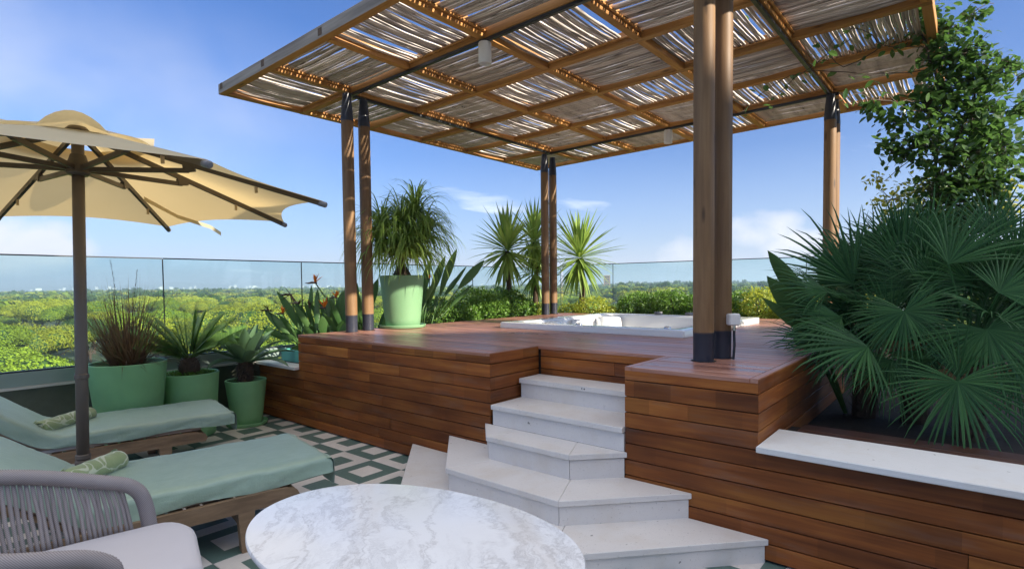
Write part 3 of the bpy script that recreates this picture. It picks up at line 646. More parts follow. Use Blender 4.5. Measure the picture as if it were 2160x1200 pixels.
# ------------------------------------------------------------------ pergola
G0, W0, SU, SV = 2.829, 6.612, 0.988, 1.047
def Zr(u, v): return 3.728 + 0.005 * (u - G0) + 0.0102 * (W0 - v)
pg = thing('pergola', 'timber pergola with a slatted cane roof over the hot tub deck', 'pergola', (5.8, 3.47, 1.0))
BH, BWD = 0.115, 0.078
def beam(p, q, w, h, m, name='beam', par=pg):
    p, q = Vector(p), Vector(q); d = (q - p); l = d.length; d.normalize()
    s = Vector((0, 0, 1)).cross(d).normalized(); up = d.cross(s)
    b = 0.004
    sec = [(-w / 2 + b, 0), (w / 2 - b, 0), (w / 2, b), (w / 2, h - b), (w / 2 - b, h), (-w / 2 + b, h), (-w / 2, h - b), (-w / 2, b)]
    vs = [(x_, y_, z_) for x_ in (0, l) for y_, z_ in sec]; n = 8
    fs = [tuple(reversed(range(n))), tuple(range(n, 2 * n))] + [(j, (j + 1) % n, (j + 1) % n + n, j + n) for j in range(n)]
    me = bpy.data.meshes.new(name); me.from_pydata(vs, [], fs)
    for mm in (m if isinstance(m, list) else [m]): me.materials.append(mm)
    if isinstance(m, list):
        for f in me.polygons:
            if abs(f.normal.y) > 0.9 and (f.center.y * m_side) > 0: f.material_index = 1
            if f.normal.z > 0.9: f.material_index = 1
    me.update()
    return frame_obj(name, me, par, p, d, s)
us = [G0 + i * SU for i in range(7)]; vsr = [W0 - j * SV for j in range(7)]
M['greyx'] = wood('weathered_timber_long', [(0.15, 0.13, 0.115), (0.27, 0.245, 0.22), (0.40, 0.37, 0.335)], along='x', rough=0.85, vary=0.1, grain=26, knots=True, bmp=0.5)
for i, u in enumerate(us):
    e = BWD / 2; m_side = 0
    a = (u, W0 + e, Zr(u, W0)); b = (u, vsr[6] - e, Zr(u, vsr[6]))
    if i == 0:
        m_side = -1 if Vector((0, 0, 1)).cross(Vector((0, -1, 0))).x > 0 else 1
        o = beam(a, b, BWD, BH, [M['beam'], M['greyx']]); o['label'] = 'weathered grey outer front beam'
    else: beam(a, b, BWD, BH, M['beam'])
for j, v in enumerate(vsr):
    for i in range(6):
        a = us[i] + BWD / 2 + 0.002; b = us[i + 1] - BWD / 2 - 0.002
        beam((a, v, Zr(a, v) + 0.001), (b, v, Zr(b, v) + 0.001), BWD, BH - 0.002, M['beam'])
# end grain of the tenons on the front fascia
for v in (6.575, 5.60, 4.53, 3.47):
    mb = MB(); mb.box((G0 - BWD / 2 - 0.003, v - 0.03, 3.775), (G0 - BWD / 2 + 0.02, v + 0.03, 3.84)); mb.build('tenon', M['bark'], pg)
# black steel flats under the main lines
for u in (us[1], us[5]):
    beam((u - 0.02, vsr[1] + 0.1, Zr(u, vsr[1]) - 0.034), (u - 0.02, vsr[5] - 0.1, Zr(u, vsr[5]) - 0.034), 0.038, 0.032, M['steel'], 'steel_flat')
for v in (vsr[1], vsr[5]):
    beam((us[1] + 0.025, v, Zr(us[1], v) - 0.033), (us[5] - 0.065, v, Zr(us[5], v) - 0.033), 0.038, 0.031, M['steel'], 'steel_flat')
# canes: a few dozen curved variants, laid panel by panel with the direction alternating
def cane_geo(l, seed):
    r = random.Random(seed); n = 8; k = 6
    a1, a2 = r.uniform(-.010, .010), r.uniform(-.006, .006); ph = r.uniform(0, 6); s_ = r.uniform(-.018, -.002)
    pts = []; rad = []
    r0 = r.uniform(0.0115, 0.0175)
    for i in range(n + 1):
        t = i / n; pts.append((t * l, a1 * math.sin(math.pi * t) + a2 * math.sin(2 * math.pi * t + ph), s_ * math.sin(math.pi * t) + 0.004 * math.sin(5 * t + ph)))
        rad.append(r0 * (1 + (0.16 if i in (2, 5, 7) else 0.0)) * (1 - 0.2 * t) * r.uniform(.94, 1.06))
    m_ = MB(); m_.tube(pts, rad, k); return m_
LU, LV = SU - BWD - 0.004, SV - BWD - 0.004
CG = {('u', s): cane_geo(LU, s) for s in range(20)}; CG.update({('v', s): cane_geo(LV, s + 50) for s in range(20)})
CM = {}
for k_, g in CG.items():
    me = bpy.data.meshes.new('cane'); me.from_pydata(g.v, [], g.f); me.materials.append(M['cane']); me.polygons.foreach_set('use_smooth', [True] * len(me.polygons)); me.update(); CM[k_] = me
panels = []
for i in range(6):
    for j in range(6):
        c = Vector(((us[i] + us[i + 1]) / 2, (vsr[j] + vsr[j + 1]) / 2, 3.75)); d = c - Vector((0, 0, CAMZ))
        q = (d.dot(RT) / d.dot(FW)); r_ = d.dot(UP) / d.dot(FW)
        inview = abs(q) < 0.97 and r_ < 0.60
        panels.append((0 if inview else 1, d.length, i, j))
panels.sort(); ncane = 0; rest = MB()
for _, _, i, j in panels:
    alongu = (i + j) % 2 == 0
    if alongu:
        span = LV; o0 = Vector((us[i] + BWD / 2 + 0.002, vsr[j] - BWD / 2 - 0.002, 0)); ax, ay = Vector((1, 0, 0)), Vector((0, -1, 0))
    else:
        span = LU; o0 = Vector((us[i] + BWD / 2 + 0.002, vsr[j] - BWD / 2 - 0.002, 0)); ax, ay = Vector((0, -1, 0)), Vector((1, 0, 0))
    # battens carrying the cane ends
    ln = LU if alongu else LV
    for t in (0.014, ln - 0.014):
        p = o0 + ax * t + ay * 0.004; q = o0 + ax * t + ay * (span - 0.004)
        beam((p.x, p.y, Zr(p.x, p.y) + 0.040), (q.x, q.y, Zr(q.x, q.y) + 0.040), 0.02, 0.018, M['beam'], 'batten')
    s = 0.016; gap = random.Random(i * 7 + j)
    base = 0.0350 if alongu else 0.0318
    while s < span - 0.014:
        sd = gap.randrange(20); yj = gap.uniform(-.006, .006); tilt = gap.uniform(-.008, .008)
        p = o0 + ay * (s + yj); z = Zr(p.x, p.y) + 0.074 + gap.uniform(-.004, .004)
        d = (ax + ay * tilt).normalized()
        if gap.random() < 0.978:
            if ncane < 292:
                frame_obj('cane', CM[('u' if alongu else 'v', sd)], pg, (p.x, p.y, z), d, (Vector((0, 0, 1)).cross(d))); ncane += 1
            else:
                g = CG[('u' if alongu else 'v', sd)]; dy = Vector((0, 0, 1)).cross(d)
                rest.add([tuple(p + d * v_[0] + dy * v_[1] + Vector((0, 0, z - p.z + v_[2]))) for v_ in g.v], g.f)
        s += base * gap.uniform(0.9, 1.12)
ro = rest.build('cane_matting', M['cane'], pg, smooth=True); ro['kind'] = 'stuff'
# posts in pairs astride the beam crossings, with steel sleeves and tapered heads
def post(u, v):
    top = Zr(u, v) - 0.036
    mb = MB(); mb.tube([(u, v, 1.19), (u, v, 2.2), (u, v, top - 0.30)], 0.068, 24, cap=False); o = mb.build('post', M['post'], pg, smooth=True)
    mb = MB(); mb.lathe([(0.0665, -0.01), (0.0672, 0.19), (0.069, 0.195), (0.064, 0.2)], (u, v, 1.0), 24); mb.build('sleeve', M['sleeve'], o, smooth='auto')
    mb = MB(); mb.lathe([(0.0695, top - 0.31), (0.0695, top - 0.28), (0.060, top - 0.14), (0.047, top - 0.03), (0.047, top), (0.0, top)], (u, v, 0), 24); mb.build('steel_head', M['sleeve'], o, smooth='auto')
    mb = MB(); mb.lathe([(0.066, 0.0), (0.083, 0.0)], (u, v, 1.0022), 24); mb.build('floor_gap', M['core'], o)
for u, v in ((3.705, 5.50), (3.975, 5.56), (3.672, 1.385), (3.90, 1.345), (7.66, 5.63), (7.965, 5.68), (7.66, 1.35), (7.93, 1.355)): post(u, v)
for i, (u, v, z) in enumerate(((3.80, 3.455, Zr(3.8, 3.455) - 0.035), (7.755, 3.455, Zr(7.75, 3.455) - 0.035))):
    lp = thing('downlight', ('nearer white cylinder light', 'farther white cylinder light')[i] + ' hung under the pergola beam crossing', 'light', (u, v, z), 'white cylinder lights under the pergola')
    mb = MB(); mb.lathe([(0.0, 0.0), (0.055, 0.0), (0.060, -0.008), (0.060, -0.185), (0.055, -0.19)], (u, v, z), 28); mb.build('body', M['white'], lp, smooth='auto')
    mb = MB(); mb.lathe([(0.055, -0.19), (0.048, -0.165), (0.030, -0.155), (0.0, -0.155)], (u, v, z), 28); mb.build('reflector', M['white'], lp, smooth=True)
    mb = MB(); mb.lathe([(0.0, 0.002), (0.03, 0.002), (0.03, 0.014), (0.0, 0.014)], (u, v, z), 16); mb.build('mount', M['steel'], lp)
jb = thing('junction_box', 'white weatherproof socket box on the near pair of pergola posts', 'socket box', (3.86, 1.255, 1.27))
mb = MB(); b_ = [(-.045, -.030), (.045, -.030), (.045, .03), (-.045, .03)]
cx = Vector((3.842, 1.243, 0)); rx = Vector((0.64, -0.768, 0)); ry = Vector((0.768, 0.64, 0))
mb.prism([((cx + rx * a + ry * b).x, (cx + rx * a + ry * b).y) for a, b in [(-.03, -.03), (.03, -.03), (.038, -.022), (.038, .03), (-.038, .03), (-.038, -.022)]], 1.235, 1.315, 0.008); mb.build('housing', M['white'], jb)
mb = MB(); p = cx + rx * 0.004; mb.tube([(p.x, p.y, 1.236), (p.x, p.y, 1.20)], 0.011, 10); mb.build('gland', M['chrome'], jb)
mb = MB(); mb.tube([(p.x, p.y, 1.20), (p.x + .004, p.y - .002, 1.10), (p.x - .002, p.y + .003, 1.004)], 0.009, 8); mb.build('cable', M['gasket'], jb)

# ------------------------------------------------------------------ furniture: umbrella
um = thing('umbrella', 'large cream canvas parasol on a bronze pole between the two loungers', 'parasol', (0.9696, 4.6227, 0))
UB0 = Vector((0.9696, 4.6227, 0)); UA = Vector((0.0257, 0.0244, 1)).normalized()
UE1 = (Vector((1, 0, 0)) - UA * UA.x).normalized(); UE2 = UA.cross(UE1); PH = -1.437; RR = 1.580; HT = 2.149
def up_(h, r=0.0, a=0.0): return UB0 + UA * h + (UE1 * math.cos(a) + UE2 * math.sin(a)) * r
mb = MB(); mb.tube([up_(0.345), up_(1.0), up_(2.62)], 0.036, 24); mb.build('pole', M['bronze2'], um, smooth=True)
mb = MB(); mb.tube([up_(0.03), up_(0.36)], 0.031, 20); mb.build('base_tube', M['bronze'], um, smooth=True)
mb = MB(); mb.tube([up_(0.0), up_(0.03)], 0.26, 36); mb.build('base_plate', M['bronze'], um)
for h, rr_ in ((0.335, 0.046), (0.375, 0.044), (0.92, 0.042)):
    mb = MB(); mb.tube([up_(h), up_(h + 0.006), up_(h + 0.030), up_(h + 0.036)], [rr_ - .005, rr_, rr_, rr_ - .005], 24); mb.build('collar', M['bronze2'], um, smooth='auto')
mb = MB(); mb.tube([up_(2.30), up_(2.315), up_(2.37), up_(2.40), up_(2.44)], [0.055, 0.07, 0.07, 0.055, 0.044], 20); mb.build('runner', M['bronze'], um, smooth='auto')
mb = MB(); mb.tube([up_(2.545), up_(2.56), up_(2.61), up_(2.63)], [0.05, 0.068, 0.068, 0.05], 20); mb.build('hub', M['bronze'], um, smooth='auto')
def bar(m_, p, q, w, h):
    p, q = Vector(p), Vector(q); d = (q - p).normalized(); s = d.cross(UA).normalized(); u_ = s.cross(d)
    vs = [pt + s * a * w / 2 + u_ * b * h / 2 for pt in (p, q) for a, b in ((-1, -1), (1, -1), (1, 1), (-1, 1))]
    m_.add(vs, [(0, 1, 2, 3), (7, 6, 5, 4), (0, 4, 5, 1), (1, 5, 6, 2), (2, 6, 7, 3), (3, 7, 4, 0)])
HI = 2.585
for k in range(8):
    a = PH + k * math.pi / 4
    rp = lambda r: up_(HI + (HT - HI) * (r - 0.06) / (RR - 0.06), r, a)
    mb = MB(); bar(mb, rp(0.06), rp(RR + 0.015), 0.022, 0.034); rib = mb.build('rib', M['bronze'], um)
    mb = MB(); q = rp(RR); d = (rp(RR) - rp(1.0)).normalized(); mb.tube([q - d * 0.03, q + d * 0.022, q + d * 0.03], [0.021, 0.021, 0.012], 12); mb.build('end_cap', M['greyplastic'], rib, smooth='auto')
    mb = MB(); j_ = rp(0.68) - UA * 0.045; bar(mb, up_(2.345, 0.06, a), j_, 0.020, 0.032); sto = mb.build('strut', M['bronze'], um)
    mb = MB(); bar(mb, j_ - d * 0.035, rp(0.72) - UA * 0.012, 0.03, 0.05); mb.build('joint', M['bronze'], sto)
    mb = MB(); q = rp(1.12) - UA * 0.012; mb.box((q.x - .008, q.y - .008, q.z - 0.05), (q.x + .008, q.y + .008, q.z)); mb.build('webbing_tab', M['canvas'], rib)
# canopy: eight panels with hollowed edges
def hsurf(r): return HI + 0.024 + (HT - HI) * (r - 0.06) / (RR - 0.06)
for k in range(8):
    a0 = PH + k * math.pi / 4; a1 = a0 + math.pi / 4; n, mrad = 10, 12; vs = []; fs = []
    for i in range(mrad + 1):
        for j in range(n + 1):
            t = j / n; r0 = 0.30 + (RR + 0.002 - 0.30) * i / mrad
            p = up_(hsurf(r0), r0, a0).lerp(up_(hsurf(r0), r0, a1), t)
            c_ = up_(hsurf(0.3), 0.0, 0)
            sc = 4 * t * (1 - t); inw = (i / mrad) ** 2
            p = p + (c_ - p) * (0.085 * sc * inw) - UA * (0.018 * sc * math.sin(math.pi * min(1, i / mrad * 0.9)))
            vs.append(p)
    for i in range(mrad):
        for j in range(n): fs.append((i * (n + 1) + j, i * (n + 1) + j + 1, (i + 1) * (n + 1) + j + 1, (i + 1) * (n + 1) + j))
    mb = MB(); mb.add(vs, fs); mb.build('canopy_panel', M['canvas'], um, smooth=True)
# vent cap with eight raised scoops
vs = []; fs = []; n = 64; rings_ = [0.0, 0.06, 0.16, 0.26, 0.36, 0.46]
for i, r_ in enumerate(rings_):
    for j in range(n):
        a = PH + 2 * math.pi * j / n; t = (j % 8) / 8; sc = math.sin(math.pi * t) * (1.0 if (j // 8) % 2 == 1 else 0.12)
        rr_ = r_ * (1 - 0.05 * sc); f = r_ / 0.46
        h = hsurf(r_) + 0.012 + 0.03 * (1 - f) + 0.11 * sc ** 0.8 * f ** 2.2
        vs.append(up_(h, rr_, a))
for i in range(len(rings_) - 1):
    for j in range(n): fs.append((i * n + j, i * n + (j + 1) % n, (i + 1) * n + (j + 1) % n, (i + 1) * n + j))
mb = MB(); mb.add(vs, fs); mb.build('vent_cap', M['canvas'], um, smooth=True)
# loose tie strap hanging below the far panel edge
a = PH + 2.62 * math.pi / 4; p = [up_(hsurf(0.95) - .03, 0.95, PH + 2.95 * math.pi / 4), up_(hsurf(1.25) - 0.045, 1.25, PH + 2.8 * math.pi / 4), up_(hsurf(1.45) - 0.06, 1.45, a), up_(hsurf(1.5) - 0.10, 1.54, a - .03)]
mb = MB(); vs = []
for q in p: vs += [q + UA * 0.018, q - UA * 0.018]
mb.add(vs, [(0, 1, 3, 2), (2, 3, 5, 4), (4, 5, 7, 6)]); mb.build('tie_strap', M['canvas'], um)
# ------------------------------------------------------------------ loungers
LA = R(-10)
def lounger(F, which):
    ax = Vector((math.cos(LA), math.sin(LA), 0)); ay = Vector((-math.sin(LA), math.cos(LA), 0))
    def P(x, y, z): q = Vector(F) + ax * x + ay * y; return (q.x, q.y, z)
    lg = thing('sun_lounger', ('teak sun lounger with a beige mattress nearer to the armchair and table', 'teak sun lounger with a beige mattress along the green pots')[which], 'sun lounger', (F[0], F[1], 0), 'teak sun loungers')
    HW = 0.405
    for s in (-1, 1):
        y0, y1 = (HW, HW + 0.03) if s > 0 else (-HW - 0.03, -HW)
        prof = [(-2.05, .235), (-2.05, .325), (-0.40, .325), (-0.30, .318), (-0.24, .295), (-0.225, .265), (-0.24, .235)]
        m_ = MB(); k = len(prof)
        m_.add([P(x, y0, z) for x, z in prof] + [P(x, y1, z) for x, z in prof], [tuple(range(k)), tuple(reversed(range(k, 2 * k)))] + [(j, j + k, (j + 1) % k + k, (j + 1) % k) for j in range(k)])
        m_.build('side_rail', M['teak'], lg)
        for x in (-0.53, -1.88):
            m_ = MB(); yb = s * (HW - 0.002); ya = s * (HW - 0.035)
            q = [(x - .045, .236), (x + .045, .236), (x + .03, 0.0), (x - .03, 0.0)]
            vs = [P(a, ya, z) for a, z in q] + [P(a, yb + s * 0.030, z) for a, z in q] if False else [P(a, s * (HW - 0.03), z) for a, z in q] + [P(a, s * (HW + 0.028), z) for a, z in q]
            m_.add(vs, [(0, 1, 2, 3), (7, 6, 5, 4), (0, 4, 5, 1), (1, 5, 6, 2), (2, 6, 7, 3), (3, 7, 4, 0)]); m_.build('leg', M['teak'], lg)
    for x in (-0.53, -1.88):
        m_ = MB(); vs = [P(a, y, z) for z in (0.12, 0.19) for a, y in ((x - .015, -HW + .031), (x + .015, -HW + .031), (x + .015, HW - .031), (x - .015, HW - .031))]
        m_.add(vs, [(0, 3, 2, 1), (4, 5, 6, 7), (0, 1, 5, 4), (1, 2, 6, 5), (2, 3, 7, 6), (3, 0, 4, 7)]); m_.build('cross_bar', M['teak'], lg)
    m_ = MB(); vs = [P(a, y, z) for z in (0.236, 0.30) for a, y in ((-.27, -HW + .001), (-.245, -HW + .001), (-.245, HW - .001), (-.27, HW - .001))]
    m_.add(vs, [(0, 3, 2, 1), (4, 5, 6, 7), (0, 1, 5, 4), (1, 2, 6, 5), (2, 3, 7, 6), (3, 0, 4, 7)]); m_.build('end_bar', M['teak'], lg)
    for i in range(12):
        x = -0.36 - i * 0.085; m_ = MB(); vs = [P(a, y, z) for z in (0.296, 0.318) for a, y in ((x - .03, -HW + .002), (x + .03, -HW + .002), (x + .03, HW - .002), (x - .03, HW - .002))]
        m_.add(vs, [(0, 3, 2, 1), (4, 5, 6, 7), (0, 1, 5, 4), (1, 2, 6, 5), (2, 3, 7, 6), (3, 0, 4, 7)]); m_.build('slat', M['teak'], lg)
    # path of the cushion underside: flat part then raised back
    HX = -1.27; AN = R(37)
    def path(s):      # s = 0 foot .. ; returns x, z, normal angle
        fl = -HX
        if s < fl: return -s, 0.326, 0.0
        return HX - (s - fl) * math.cos(AN), 0.326 + (s - fl) * math.sin(AN), AN
    def strip(s0, s1, h0, h1, hw, rr_, mat, name, ns, wob=0.0, sag=0.0, drape=False, seed=0):
        r = random.Random(seed); m_ = MB(); vs = []; k = 22
        for i in range(ns + 1):
            s = s0 + (s1 - s0) * i / ns
            # smooth the bend
            x = z = an = 0.0
            for ds in (-0.09, -0.045, 0, 0.045, 0.09):
                a = path(max(0, s + ds) if s + ds > 0 else s + ds); x += a[0] / 5; z += a[1] / 5; an += a[2] / 5
            edge = min(1.0, (s - s0) / 0.05 if s - s0 < 0.05 else 1, (s1 - s) / 0.05 if s1 - s < 0.05 else 1); edge = math.sqrt(max(0, 1 - (1 - edge) ** 2))
            pf = []
            H = h1 - (1 - edge) * (h1 - h0) * (0.55 if not drape else 0.25)
            for t in range(k):
                u_ = t / (k - 1)
                # across: bottom edge -> up the side -> over -> down
                if u_ < 0.2: y, h = -hw, h0 + (H - h0 - rr_) * (u_ / 0.2)
                elif u_ < 0.3: q = (u_ - .2) / .1 * math.pi / 2; y, h = -hw + rr_ - rr_ * math.cos(q), H - rr_ + rr_ * math.sin(q)
                elif u_ <= 0.7: q = (u_ - .3) / .4; y, h = (-hw + rr_) + (2 * hw - 2 * rr_) * q, H + 0.008 * math.sin(math.pi * q)
                elif u_ <= 0.8: q = (u_ - .7) / .1 * math.pi / 2; y, h = hw - rr_ + rr_ * math.sin(q), H - rr_ + rr_ * math.cos(q)
                else: y, h = hw, H - rr_ - (H - h0 - rr_) * ((u_ - .8) / .2)
                w_ = wob * (math.sin(s * 13 + t * .9 + seed) * .5 + math.sin(s * 31 + t * 2.1) * .3 + r.uniform(-.4, .4))
                side = u_ < 0.2 or u_ > 0.8
                hh = h + w_ * (0.6 if not side else 0.2)
                if drape and (u_ < 0.02 or u_ > 0.98): hh += 0.010 * math.sin(s * 9 + seed)
                yy = y + (w_ * (1.0 if y > 0 else -1.0) if side else 0)
                q_ = (x - hh * math.sin(an) * -1, yy, z + hh * math.cos(an))
                vs.append(P(q_[0], q_[1], q_[2]))
        for i in range(ns):
            for t in range(k - 1): m_.f.append((i * k + t, i * k + t + 1, (i + 1) * k + t + 1, (i + 1) * k + t)); m_.m.append(0)
        m_.f.append(tuple(range(k))); m_.f.append(tuple(reversed([ns * k + t for t in range(k)]))); m_.m += [0, 0]
        m_.v = vs
        return m_
    m_ = strip(0.26, 1.98, 0.0, 0.075, 0.375, 0.02, None, '', 40); m_.build('mattress', M['mattress'], lg, smooth='auto')
    for s in (-1, 1):
        x, z, an = path(1.62); m_ = MB()
        vs = [P(HX - t * math.cos(AN) + hh * math.sin(AN), y, .322 + t * math.sin(AN) - hh * 1.0 + 0.0) for t in (0.02, .74) for hh, y in ((0.0, s * .36), (0.0, s * .395), (.05, s * .395), (.05, s * .36))]
        m_.add(vs, [(0, 1, 2, 3), (7, 6, 5, 4), (0, 4, 5, 1), (1, 5, 6, 2), (2, 6, 7, 3), (3, 7, 4, 0)]); m_.build('backrest_rail', M['teak'], lg)
    m_ = MB(); m_.tube([P(-1.55, -.39, .30), P(-1.40, -.39, .255), P(-1.36, -.39, .20)], 0.008, 8); m_.build('hinge', M['chrome'], lg)
    m_ = MB(); vs = [P(-1.42, -.378, .345), P(-1.10, -.378, .36), P(-1.10, -.380, .335), P(-1.42, -.380, .322)]; m_.add(vs, [(0, 1, 2, 3)]); m_.build('strap', M['strap'], lg)
    # terry cover over the whole cushion, hanging over the foot end
    cv = thing('terry_cover', ('pale sage terry cover draped over the lounger beside the marble table', 'sage terry cover draped over the lounger in front of the green pots')[which], 'towel cover', (F[0], F[1], 0.33), 'sage terry covers')
    m_ = strip(-0.0, 2.0, 0.02 if which else 0.004, 0.116, 0.397, 0.026, None, '', 84, wob=0.007, drape=True, seed=which * 3 + 1)
    m_.build('cover', M['terry'], cv, smooth=True)
    # fallen lip at the foot
    m_ = MB(); n = 22; vs = []
    for i, (dx, z) in enumerate(((-0.03, 0.439), (-0.008, 0.434), (0.006, 0.416), (0.010, 0.375), (0.010, 0.335), (0.006, 0.285))):
        for j in range(n):
            y = -0.399 + 0.798 * j / (n - 1); sag = 0.035 * max(0, (0.18 - abs(y + 0.33)) / 0.18) if i >= 3 else 0
            vs.append(P(dx + 0.006 * math.sin(j * 1.1 + which), y, z - sag * (1 if which == 0 else .4) + 0.004 * math.sin(j * .8)))
    m_.add(vs, [(i * n + j, i * n + j + 1, (i + 1) * n + j + 1, (i + 1) * n + j) for i in range(5) for j in range(n - 1)])
    m_.build('foot_fold', M['terry'], cv, smooth=True)
    return P
P_near = lounger((2.02, 3.53, 0), 0)
P_far = lounger((2.20, 5.35, 0), 1)
def rolled(c, ang, l, r_, label):
    t = thing('rolled_towel', label, 'rolled towel', c, 'rolled patterned towels'); c = Vector(c); d = Vector((math.cos(ang), math.sin(ang), 0)); s = Vector((-d.y, d.x, 0)); u = Vector((0, 0, 1))
    m_ = MB(); n = 28; L_ = [(-.5, .80), (-.49, .93), (-.46, .99)] + [(-.4 + .8 * i / 12, 1 + .025 * math.sin(i * 1.7)) for i in range(13)] + [(.46, .99), (.49, .93), (.5, .8)]
    pts = [c + d * (a * l) for a, _ in L_]; vs = []
    for (a, k), p in zip(L_, pts):
        for j in range(n):
            th = 2 * math.pi * j / n; q = k * r_ * (1 + 0.05 * math.sin(th * 2 + 1))
            sq = 0.92 if math.sin(th) < -0.4 else 1.0
            vs.append(p + s * (q * math.cos(th)) + u * (q * math.sin(th) * sq))
    m = len(L_); m_.add(vs, [(i * n + j, i * n + (j + 1) % n, (i + 1) * n + (j + 1) % n, (i + 1) * n + j) for i in range(m - 1) for j in range(n)])
    m_.build('roll', M['roll'], t, smooth=True)
    for e in (-1, 1):       # spiral end
        m_ = MB(); k = 60; vs = []
        for i in range(k + 1):
            th = i / k * 2 * math.pi * 3.2; q = r_ * .92 * (i / k) + 0.006
            for w_, dep in ((-0.0035, .004), (0.0035, .004), (0.0105, -.012)): vs.append(c + d * (e * (l * .497 + dep)) + s * ((q + w_) * math.cos(th)) + u * ((q + w_) * math.sin(th)))
        m_.add(vs, [(i * 3 + a, i * 3 + a + 1, i * 3 + a + 4, i * 3 + a + 3) for i in range(k) for a in (0, 1)]); m_.build('rolled_end', M['roll'], t)
    m_ = MB(); q = c + s * (r_ * -1.0) - u * (r_ * .35) if False else c - d * (l * .42) + s * (r_ * .8) - u * (r_ * .5)
    m_.add([q, q + d * l * .86, q + d * l * .86 + s * .045 - u * .02, q + s * .045 - u * .02], [(0, 1, 2, 3)]); m_.build('loose_edge', M['roll'], t)
rolled((1.075, 5.535, 0.487), R(39), 0.50, 0.055, 'rolled olive green patterned towel lying on the far lounger')
rolled((0.875, 3.875, 0.492), R(35), 0.36, 0.060, 'rolled pale green patterned towel on the near lounger behind the armchair')

# ------------------------------------------------------------------ marble table
tb_ = thing('table', 'oval table with a grey-veined white marble top in the foreground', 'table', (1.133, 1.409, 0))
def oval(a, b, n=96, e=2.12):
    A = Vector((0.136, -0.991, 0)).normalized(); B = Vector((-A.y, A.x, 0)); out = []
    for j in range(n):
        t = 2 * math.pi * j / n; c, s = math.cos(t), math.sin(t)
        p = Vector((1.133, 1.409, 0)) + A * (a * math.copysign(abs(c) ** (2 / e), c)) + B * (b * math.copysign(abs(s) ** (2 / e), s)); out.append((p.x, p.y))
    return out
mb = MB(); lv = [(0.60, .372, .692), (.609, .381, .697), (.613, .385, .704), (.613, .385, .715), (.6105, .3825, .7195), (.608, .380, .720)]
vs = []; n = 96
for a, b, z in lv: vs += [(x_, y_, z) for x_, y_ in oval(a, b)]
mb.add(vs, [(k * n + j, k * n + (j + 1) % n, (k + 1) * n + (j + 1) % n, (k + 1) * n + j) for k in range(len(lv) - 1) for j in range(n)] + [tuple(reversed(range(n))), tuple((len(lv) - 1) * n + j for j in range(n))])
mb.build('marble_top', M['marble'], tb_, smooth='auto')
for a, b, z0, z1 in ((.36, .2, .0, .03), (.05, .05, .03, .66), (.25, .16, .66, .69)):
    mb = MB(); mb.prism(oval(a, b, 40, 2), z0, z1); mb.build('pedestal', M['bronze'], tb_)

# ------------------------------------------------------------------ rope armchair
ch = thing('armchair', 'taupe rope tub armchair with a pale lilac grey seat cushion by the table', 'armchair', (0.45, 2.7, 0))
rail = [(0.585, 2.402, 0.455), (0.578, 2.40, 0.51), (0.552, 2.402, 0.540), (0.50, 2.405, 0.572), (0.40, 2.405, 0.606), (0.24, 2.42, 0.655), (0.06, 2.46, 0.725), (-0.06, 2.55, 0.772), (-0.11, 2.70, 0.80), (-0.08, 2.88, 0.81), (0.02, 3.01, 0.81), (0.17, 3.075, 0.80), (0.372, 3.070, 0.758), (0.517, 3.039, 0.722), (0.675, 3.006, 0.668), (0.775, 2.985, 0.632), (0.82, 2.975, 0.598), (0.844, 2.970, 0.555), (0.860, 2.966, 0.48), (0.868, 2.964, 0.40)]
def spline(P_, n):
    P_ = [Vector(p) for p in P_]; out = []
    for i in range(len(P_) - 1):
        p0, p1, p2, p3 = P_[max(0, i - 1)], P_[i], P_[i + 1], P_[min(len(P_) - 1, i + 2)]
        k = max(2, int((p2 - p1).length / n))
        for j in range(k):
            t = j / k; out.append(0.5 * ((2 * p1) + (p2 - p0) * t + (2 * p0 - 5 * p1 + 4 * p2 - p3) * t * t + (3 * p1 - p0 - 3 * p2 + p3) * t ** 3))
    out.append(P_[-1]); return out
sp = spline(rail, 0.0042)
mb = MB(); mb.tube(sp, [0.0335 if (i // 1) % 2 else 0.0300 for i in range(len(sp))], 14); mb.build('rope_wrapped_rail', M['rope'], ch, smooth=True)
basep = [(0.60, 2.405, 0.385), (0.36, 2.42, 0.385), (0.14, 2.46, 0.385), (0.0, 2.56, 0.385), (-0.035, 2.72, 0.385), (-0.005, 2.88, 0.385), (0.09, 2.98, 0.385), (0.25, 3.045, 0.385), (0.50, 3.03, 0.385), (0.86, 2.968, 0.385)]
bp_ = spline(basep, 0.01); mb = MB(); mb.tube(bp_, 0.017, 10); mb.build('seat_frame', M['bronze'], ch, smooth=True)
tops = spline(rail[4:16], 0.004); acc = [0]
for a, b in zip(tops, tops[1:]): acc.append(acc[-1] + (b - a).length)
bacc = [0]
for a, b in zip(bp_, bp_[1:]): bacc.append(bacc[-1] + (b - a).length)
def at(pts, ac, t):
    s = t * ac[-1]; i = min(len(pts) - 2, int(np.searchsorted(ac, s)) - 1 if s > 0 else 0); i = max(0, i); f = (s - ac[i]) / max(1e-6, ac[i + 1] - ac[i]); return pts[i].lerp(pts[i + 1], f)
nr = 92
for i in range(nr):
    t = 0.01 + 0.98 * i / (nr - 1)
    a = at(tops, acc, t); b = at(bp_, bacc, 0.02 + 0.96 * t + random.uniform(-.002, .002))
    mid = a.lerp(b, 0.5) + Vector((random.uniform(-.004, .004), random.uniform(-.004, .004), 0)); n_ = (Vector((0.42, 2.72, 0)) - Vector((mid.x, mid.y, 0))).normalized()
    mb = MB(); mb.tube([a, a.lerp(b, .25) - n_ * .008, mid - n_ * .012, a.lerp(b, .8) - n_ * .006, b], 0.0082, 7); mb.build('rope', M['rope'], ch, smooth=True)
